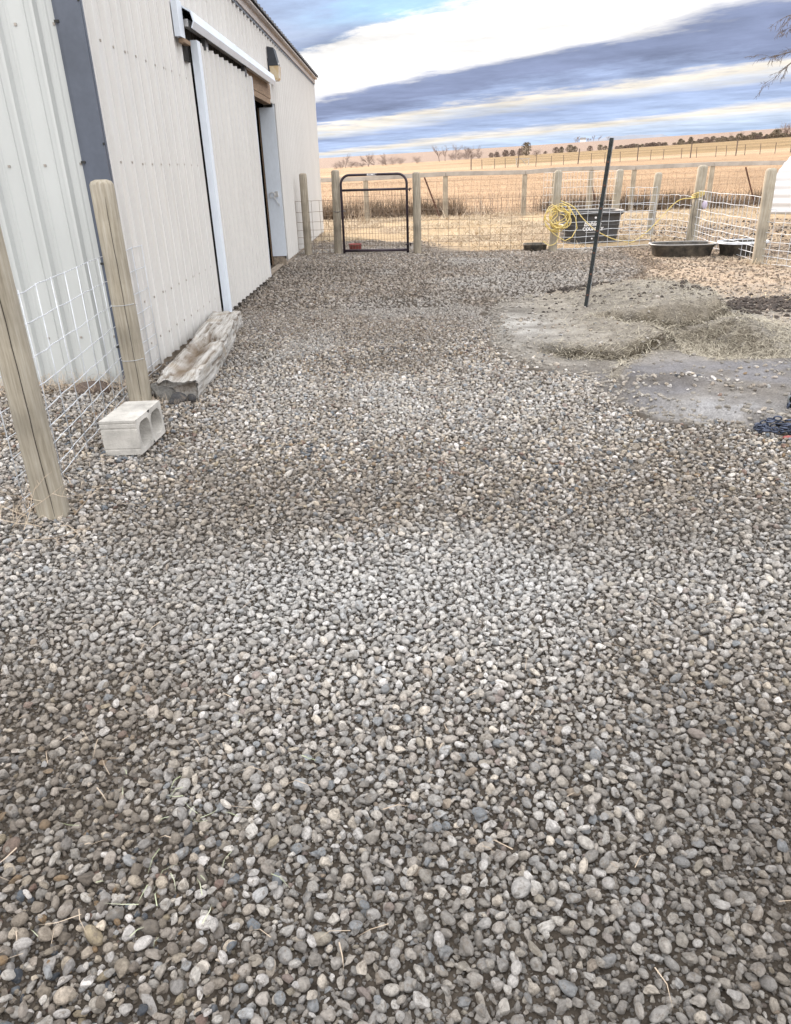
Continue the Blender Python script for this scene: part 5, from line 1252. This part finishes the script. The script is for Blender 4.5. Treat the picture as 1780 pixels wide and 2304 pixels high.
# cottonwood just outside the frame, its twigs reach in at the upper right
def near_tree():
    tr_, br = MB(), MB(); rr = random.Random(17)
    base = Vector((15.6, 24.6, 0)); top = Vector((15.9, 24.9, 8.5))
    tr_.tube([base - Vector((0, 0, .2)), base + Vector((.1, 0, 2.2)), base + Vector((.15, .1, 5)), top], [.34, .27, .18, .06], 10)
    def twig(p, d, L, r, lev, mb):
        n = 6; pts = [p.copy()]; rs = [r]
        for i in range(n):
            d = (d + Vector((rr.gauss(0, .12), rr.gauss(0, .12), rr.gauss(0, .10) - .05))).normalized(); p = p + d * L / n; pts.append(p.copy()); rs.append(max(.003, r * (1 - .75 * (i + 1) / n)))
        mb.tube(pts, rs, 4, cap=False)
        if lev > 2: return
        for i in range(1, n + 1):
            if rr.random() < .85:
                a = Vector((rr.gauss(0, 1), rr.gauss(0, 1), rr.gauss(0, .8))).normalized(); twig(pts[i].copy(), (d * .75 + a * .5).normalized(), L * rr.uniform(.32, .55), rs[i] * .6, lev + 1, mb)
    # limbs aimed at the places the photograph shows
    for (u0, v0, u1, v1, y, L, r) in ((1806, 112, 1750, 118, 23.5, .95, .018), (1802, 124, 1755, 150, 23.5, .9, .018), (1800, 30, 1760, 34, 23.6, .7, .015), (1805, 55, 1780, 62, 23.6, .4, .012)):
        p = ony(u0, v0, y); q = ony(u1, v1, y); d = (q - p).normalized()
        tr_.tube(catmull([base + Vector((.1, 0, max(2.5, p.z - 1.4))), (base + Vector((.1, 0, p.z)) + p) / 2 + Vector((0, 0, .35)), p], 5), [.11 - .08 * k / 10 for k in range(11)], 6, cap=False)
        twig(p, d, L, r, 0, br)
    for k in range(16):
        a = rr.uniform(-.9, 1.9); z = rr.uniform(3.2, 8.2); twig(base + Vector((.12, .05, z)), Vector((math.cos(a), math.sin(a), rr.uniform(.2, .8))), 3.0 - .2 * z, .06, 0, br)
    t_ = thing('cottonwood_tree', 'bare tree at the right edge whose drooping twigs enter the upper corner', 'tree'); tr_.build('trunk', M_TWIG, t_, smooth=True); br.build('crown', M_TWIG, t_); return t_
near_tree()

# ------------------------------------------------------------------ straw, dead grass, brush (stuff)
def blades(name, X, Y, Zb, L, Wd, yaw, pitch, curl, m, seed=0, three=True):
    n = len(X); r = np.random.default_rng(seed)
    d = np.column_stack([np.cos(yaw) * np.cos(pitch), np.sin(yaw) * np.cos(pitch), np.sin(pitch)])
    sd_ = np.column_stack([-np.sin(yaw), np.cos(yaw), r.uniform(-.5, .5, n)]); base = np.column_stack([X, Y, Zb])
    mid = base + d * (L * .5)[:, None]; mid[:, 2] += curl * L * .15
    tip = base + d * L[:, None]; tip[:, 2] -= curl * L * .35; tip[:, :2] += r.normal(0, .12, (n, 2)) * L[:, None]
    w = sd_ * Wd[:, None]
    V = np.stack([base - w, base + w, mid - w * .8, mid + w * .8, tip], 1).reshape(-1, 3)
    k = np.arange(n)[:, None] * 5
    F = np.concatenate([k + np.array([0, 1, 3, 2])], 1); T = k + np.array([2, 3, 4])
    me = bpy.data.meshes.new(name); me.vertices.add(len(V)); me.vertices.foreach_set('co', V.astype(np.float32).ravel())
    loops = np.concatenate([F, T], 1).ravel(); me.loops.add(len(loops)); me.loops.foreach_set('vertex_index', loops.astype(np.int32))
    me.polygons.add(2 * n); st = np.stack([np.arange(n) * 7, np.arange(n) * 7 + 4], 1).ravel(); tt = np.tile([4, 3], n)
    me.polygons.foreach_set('loop_start', st.astype(np.int32)); me.polygons.foreach_set('loop_total', tt.astype(np.int32)); me.materials.append(m); me.update(); me.validate()
    return link(name, me)
def straw_field(name, label, n, x0, x1, y0, y1, dens, Lr, Wr, m, pit=(-.1, .5), seed=1, lift=.006, cat='straw'):
    r = np.random.default_rng(seed); x = r.uniform(x0, x1, n); y = r.uniform(y0, y1, n); k = r.random(n) < dens(x, y); x, y = x[k], y[k]; n = x.size
    o = blades(name, x, y, height(x, y) + lift, r.uniform(*Lr, n), r.uniform(*Wr, n), r.random(n) * 6.283, r.uniform(*pit, n), r.uniform(-.3, 1, n), m, seed)
    tag(o, label, cat, kind='stuff'); return o
def dens_mound(x, y):
    d = sdf(TONGUE, x, y) + .30 * (fbm(x * 3.3 + 5, y * 3.3, 4) - .47); e = np.exp(-((d) / .10) ** 2) * sstep(1.1, 1.5, x); hol = sstep(.15, -.05, sdf(HOLLOW, x, y)); ed = .6 * np.exp(-(sdf(PAD3, x, y) / .06) ** 2) * sstep(5.3, 5.8, y)
    top = sstep(0, -.1, d) * sstep(1.4, 2.2, x) * .12 + np.exp(-((x - 3.5) ** 2 / .25 + (y - 6.6) ** 2 / .8)) * .7
    return np.clip(np.maximum.reduce([e * .9, hol * .85, ed * .8, top]), 0, 1)
straw_field('straw', 'weathered grey straw matting the hollow and ledges of the packed mound', 60000, .9, 4.3, 5.2, 9.2, dens_mound, (.04, .15), (.0014, .0030), M_STRAWD, (-.25, .45), 5)
M_STRAWK = mat('dark_face_straw', (.14, .12, .09), rough=.9, var=.3, scale=20.)  # darker straw tone for the cut faces and hollow
straw_field('straw', 'dark straw showing in the cut faces of the mound', 30000, .9, 4.3, 5.2, 9.2, lambda x, y: np.clip(np.maximum(np.exp(-((sdf(TONGUE, x, y) - .04) / .07) ** 2) * sstep(1.1, 1.5, x), .5 * sstep(.1, -.1, sdf(HOLLOW, x, y))), 0, 1), (.04, .11), (.002, .0035), M_STRAWK, (-.2, .6), 25)
straw_field('straw', 'pale golden straw strewn over the ground beyond the yard fence', 60000, -3, 16, 15.4, 27.2, lambda x, y: sstep(.36, .6, fbm(x * .9 + 2, y * .7, 4) * 1.07) * ((x > -2.0) | (y > 21)) * (1 - .75 * sstep(5, 6, x) * sstep(21, 19, y)) * (1 - .95*(sstep(2.4, .9, x + (y - 16) * .45) * sstep(18.6, 17.4, y))), (.08, .30), (.003, .007), M_STRAW, (-.1, .7), 6)
straw_field('chaff', 'scattered straw and chaff over the sunlit trodden yard', 20000, 2.4, 7.5, 7.0, 15.2, lambda x, y: sstep(.1, -.2, sdf(DIRT, x, y)) * sstep(8.2, 9.6, y + .4 * (x - 4)) * .9, (.02, .07), (.002, .005), M_STRAW, (-.05, .35), 7)
straw_field('straw', 'bright straw heap at the foot of the second pen post', 2500, 4.2, 5.4, 16.2, 17.4, lambda x, y: np.exp(-((x - 4.9) ** 2 / .2 + (y - 16.6) ** 2 / .2)), (.08, .2), (.003, .006), M_STRAW, (0, .8), 8, .03)
straw_field('dry_grass', 'dry golden grass tuft around the tall right pen post', 1500, 5.2, 6.4, 11.4, 12.9, lambda x, y: np.exp(-((x - 5.75) ** 2 / .12 + (y - 12.0) ** 2 / .12)), (.06, .16), (.002, .004), M_STRAW, (.1, 1.2), 9)
straw_field('dry_grass', 'dead grass tangled along the foot of the near stock panel', 2600, -2.1, -1.5, 3.0, 5.7, lambda x, y: np.exp(-((x + 1.83 + .03 * (y - 4)) / .09) ** 2) * (.25 + .75 * (fbm(x * 3, y * 3, 2) > .45)), (.04, .15), (.0008, .0018), M_DRYSTEM, (.1, 1.4), 10)
straw_field('dry_grass', 'dead grass piled against the gable wall foot behind the panel', 2600, -3.4, -2.0, 4.9, 5.55, lambda x, y: np.exp(-((y - 5.36) / .13) ** 2) * .9, (.06, .22), (.001, .002), M_DRYSTEM, (-.1, 1.0), 13, .03)
straw_field('dry_grass', 'tuft of dead grass in front of the rocks at the timber end', 700, -1.85, -1.4, 4.75, 5.2, lambda x, y: np.exp(-((x + 1.62) ** 2 / .02 + (y - 4.98) ** 2 / .006)), (.04, .10), (.0008, .0016), M_DRYSTEM, (.1, 1.4), 14)
M_STUB = mat('stubble_stalks', (.42, .29, .195), rough=.8, var=.15, scale=.4)
straw_field('stubble', 'rows of cut stubble standing in the peach field beyond the rear fence', 30000, -12, 45, 29, 85, lambda x, y: np.abs(np.sin(y * 4)) > .3, (.06, .16), (.008, .016), M_STUB, (.9, 1.5), 15)
straw_field('brush', 'dark tangle of dead brush along the foot of the rear fence', 52000, -3, 24, 26.9, 29.6, lambda x, y: sstep(.33, .55, fbm(x * .5 + 4, y * .4, 3) * 1.14) * np.exp(-((y - 28.2) / .8) ** 2), (.25, .85), (.004, .011), M_BRUSH, (.2, 1.5), 16)
straw_field('weeds', 'pale dead weeds leaning in front of the dark brush', 900, -1.6, 6.5, 25.6, 27.4, lambda x, y: sstep(.5, .65, fbm(x * .9, y * .3 + 4, 3) * 1.14), (.3, 1.0), (.004, .009), M_DRYSTEM, (.6, 1.4), 17)
straw_field('weeds', 'sparse tall dry weeds standing in the stubble behind the fence', 160, 1.5, 7.5, 27.5, 30.5, lambda x, y: x < 99, (.6, 1.4), (.003, .006), M_BUSH, (1.1, 1.5), 18)
straw_field('grass_bits', 'green and yellow grass bits on the gravel at the lower left', 110, -.9, -.25, .95, 1.75, lambda x, y: np.exp(-((x + .62) ** 2 / .05 + (y - 1.28) ** 2 / .08)), (.02, .09), (.0006, .0013), M_GRASSG, (-.08, .15), 19, .026)
straw_field('straw', 'loose straw stems scattered on the near gravel', 420, -1.6, 1.8, .9, 4.2, lambda x, y: .55 + 0 * x, (.02, .10), (.0006, .0014), M_DRYSTEM, (-.05, .25), 20, .03)

# dung clods
def edge_pt(r):
    while True:
        x, y = r.uniform(.8, 5.2), r.uniform(4.1, 9.2); d_ = float(sdf(DIRT, np.array([x]), np.array([y]))[0]); e_ = abs(float(sdf(PAD3, np.array([x]), np.array([y]))[0]))
        if r.random() < (math.exp(-((d_ + .08) / .12) ** 2) + .35 * math.exp(-(e_ / .08) ** 2) + (.10 if d_ < 0 else 0)): return x, y
def clods(name, label, n, f, rmin, rmax, seed):
    r = np.random.default_rng(seed); mb = MB(); V1, F1 = ico(1)
    k = 0
    while k < n:
        x, y = f(r)
        s_ = r.uniform(rmin, rmax); P = V1 * (1 + .35 * noise3(V1, 2.5, seed + k)[:, None]) * s_ * np.array([r.uniform(.8, 1.4), r.uniform(.7, 1.2), r.uniform(.5, .9)]); an = r.uniform(0, 3.14); P = P @ np.array([[math.cos(an), math.sin(an), 0], [-math.sin(an), math.cos(an), 0], [0, 0, 1]]) + np.array([x, y, hz(x, y) + s_ * .2]); mb.add(P.tolist(), F1); k += 1
    o = mb.build(name, M_MANURE); tag(o, label, 'dirt' if 'dirt' in name else 'dung', kind='stuff'); return o
M_CLODG = mat('grey_dirt_clod', (.26, .24, .215), rough=.95, var=.3, scale=14., bump=.006, bscale=30)
_mm = M_MANURE; M_MANURE = M_CLODG
clods('dirt_clods', 'crumbled grey dirt clods along the broken edge between gravel and dirt', 2600, lambda r: edge_pt(r), .005, .020, 12)
M_MANURE = _mm
clods('dung_clods', 'dark manure clods heaped on the right of the straw mound', 900, lambda r: (r.normal(4.25, .42), r.normal(8.5, .25)), .008, .035, 3)
clods('dung_clods', 'small dark droppings dotted over the packed dirt around the T-post', 150, lambda r: (r.uniform(1.4, 3.6), r.uniform(7.9, 9.8)), .009, .022, 4)
clods('dung_clods', 'dark damp clump beside the foot of the T-post', 90, lambda r: (r.normal(2.2, .17), r.normal(9.3, .07)), .012, .035, 5)
clods('dung_clods', 'dark clods strewn over the pen floor beyond the pen fence', 1500, lambda r: (r.uniform(5.2, 12), r.uniform(12.6, 21)), .008, .035, 6)

# dried stems at the foot of the near post
ds = thing('dry_weed', 'pale branching dry weed at the foot of the nearest post', 'weed', (P1[0], P1[1], hz(*P1)))
rr = random.Random(2)
def weed_stem(base, d, L, r, lev, mb):
    pts = [Vector(base)]; d = Vector(d).normalized()
    for i in range(5): d = (d + Vector((rr.gauss(0, .16), rr.gauss(0, .16), rr.gauss(0, .12)))).normalized(); pts.append(pts[-1] + d * L / 5)
    mb.tube(pts, [r * (1 - .15 * i) for i in range(6)], 5)
    if lev < 2:
        for i in (2, 3, 4):
            if rr.random() < .8: weed_stem(pts[i], d + Vector((rr.gauss(0, .7), rr.gauss(0, .7), rr.gauss(0, .4))), L * .45, r * .7, lev + 1, mb)
for (x_, y_, dx, dy, dz, L) in ((-.12, -.16, .35, .25, .55, .30), (.02, -.17, -.55, -.3, .25, .26), (.12, -.05, .6, .2, .5, .22), (-.05, -.2, .1, .5, .7, .24), (.1, -.16, .7, -.3, .12, .22), (-.1, -.05, -.6, -.1, .3, .25), (.0, -.3, .8, .2, .1, .22)):
    mb = MB(); weed_stem((x_, y_, .02), (dx, dy, dz), L, .0022, 0, mb); mb.build('stem', M_DRYSTEM, ds)
print('objects', len(SC.objects))
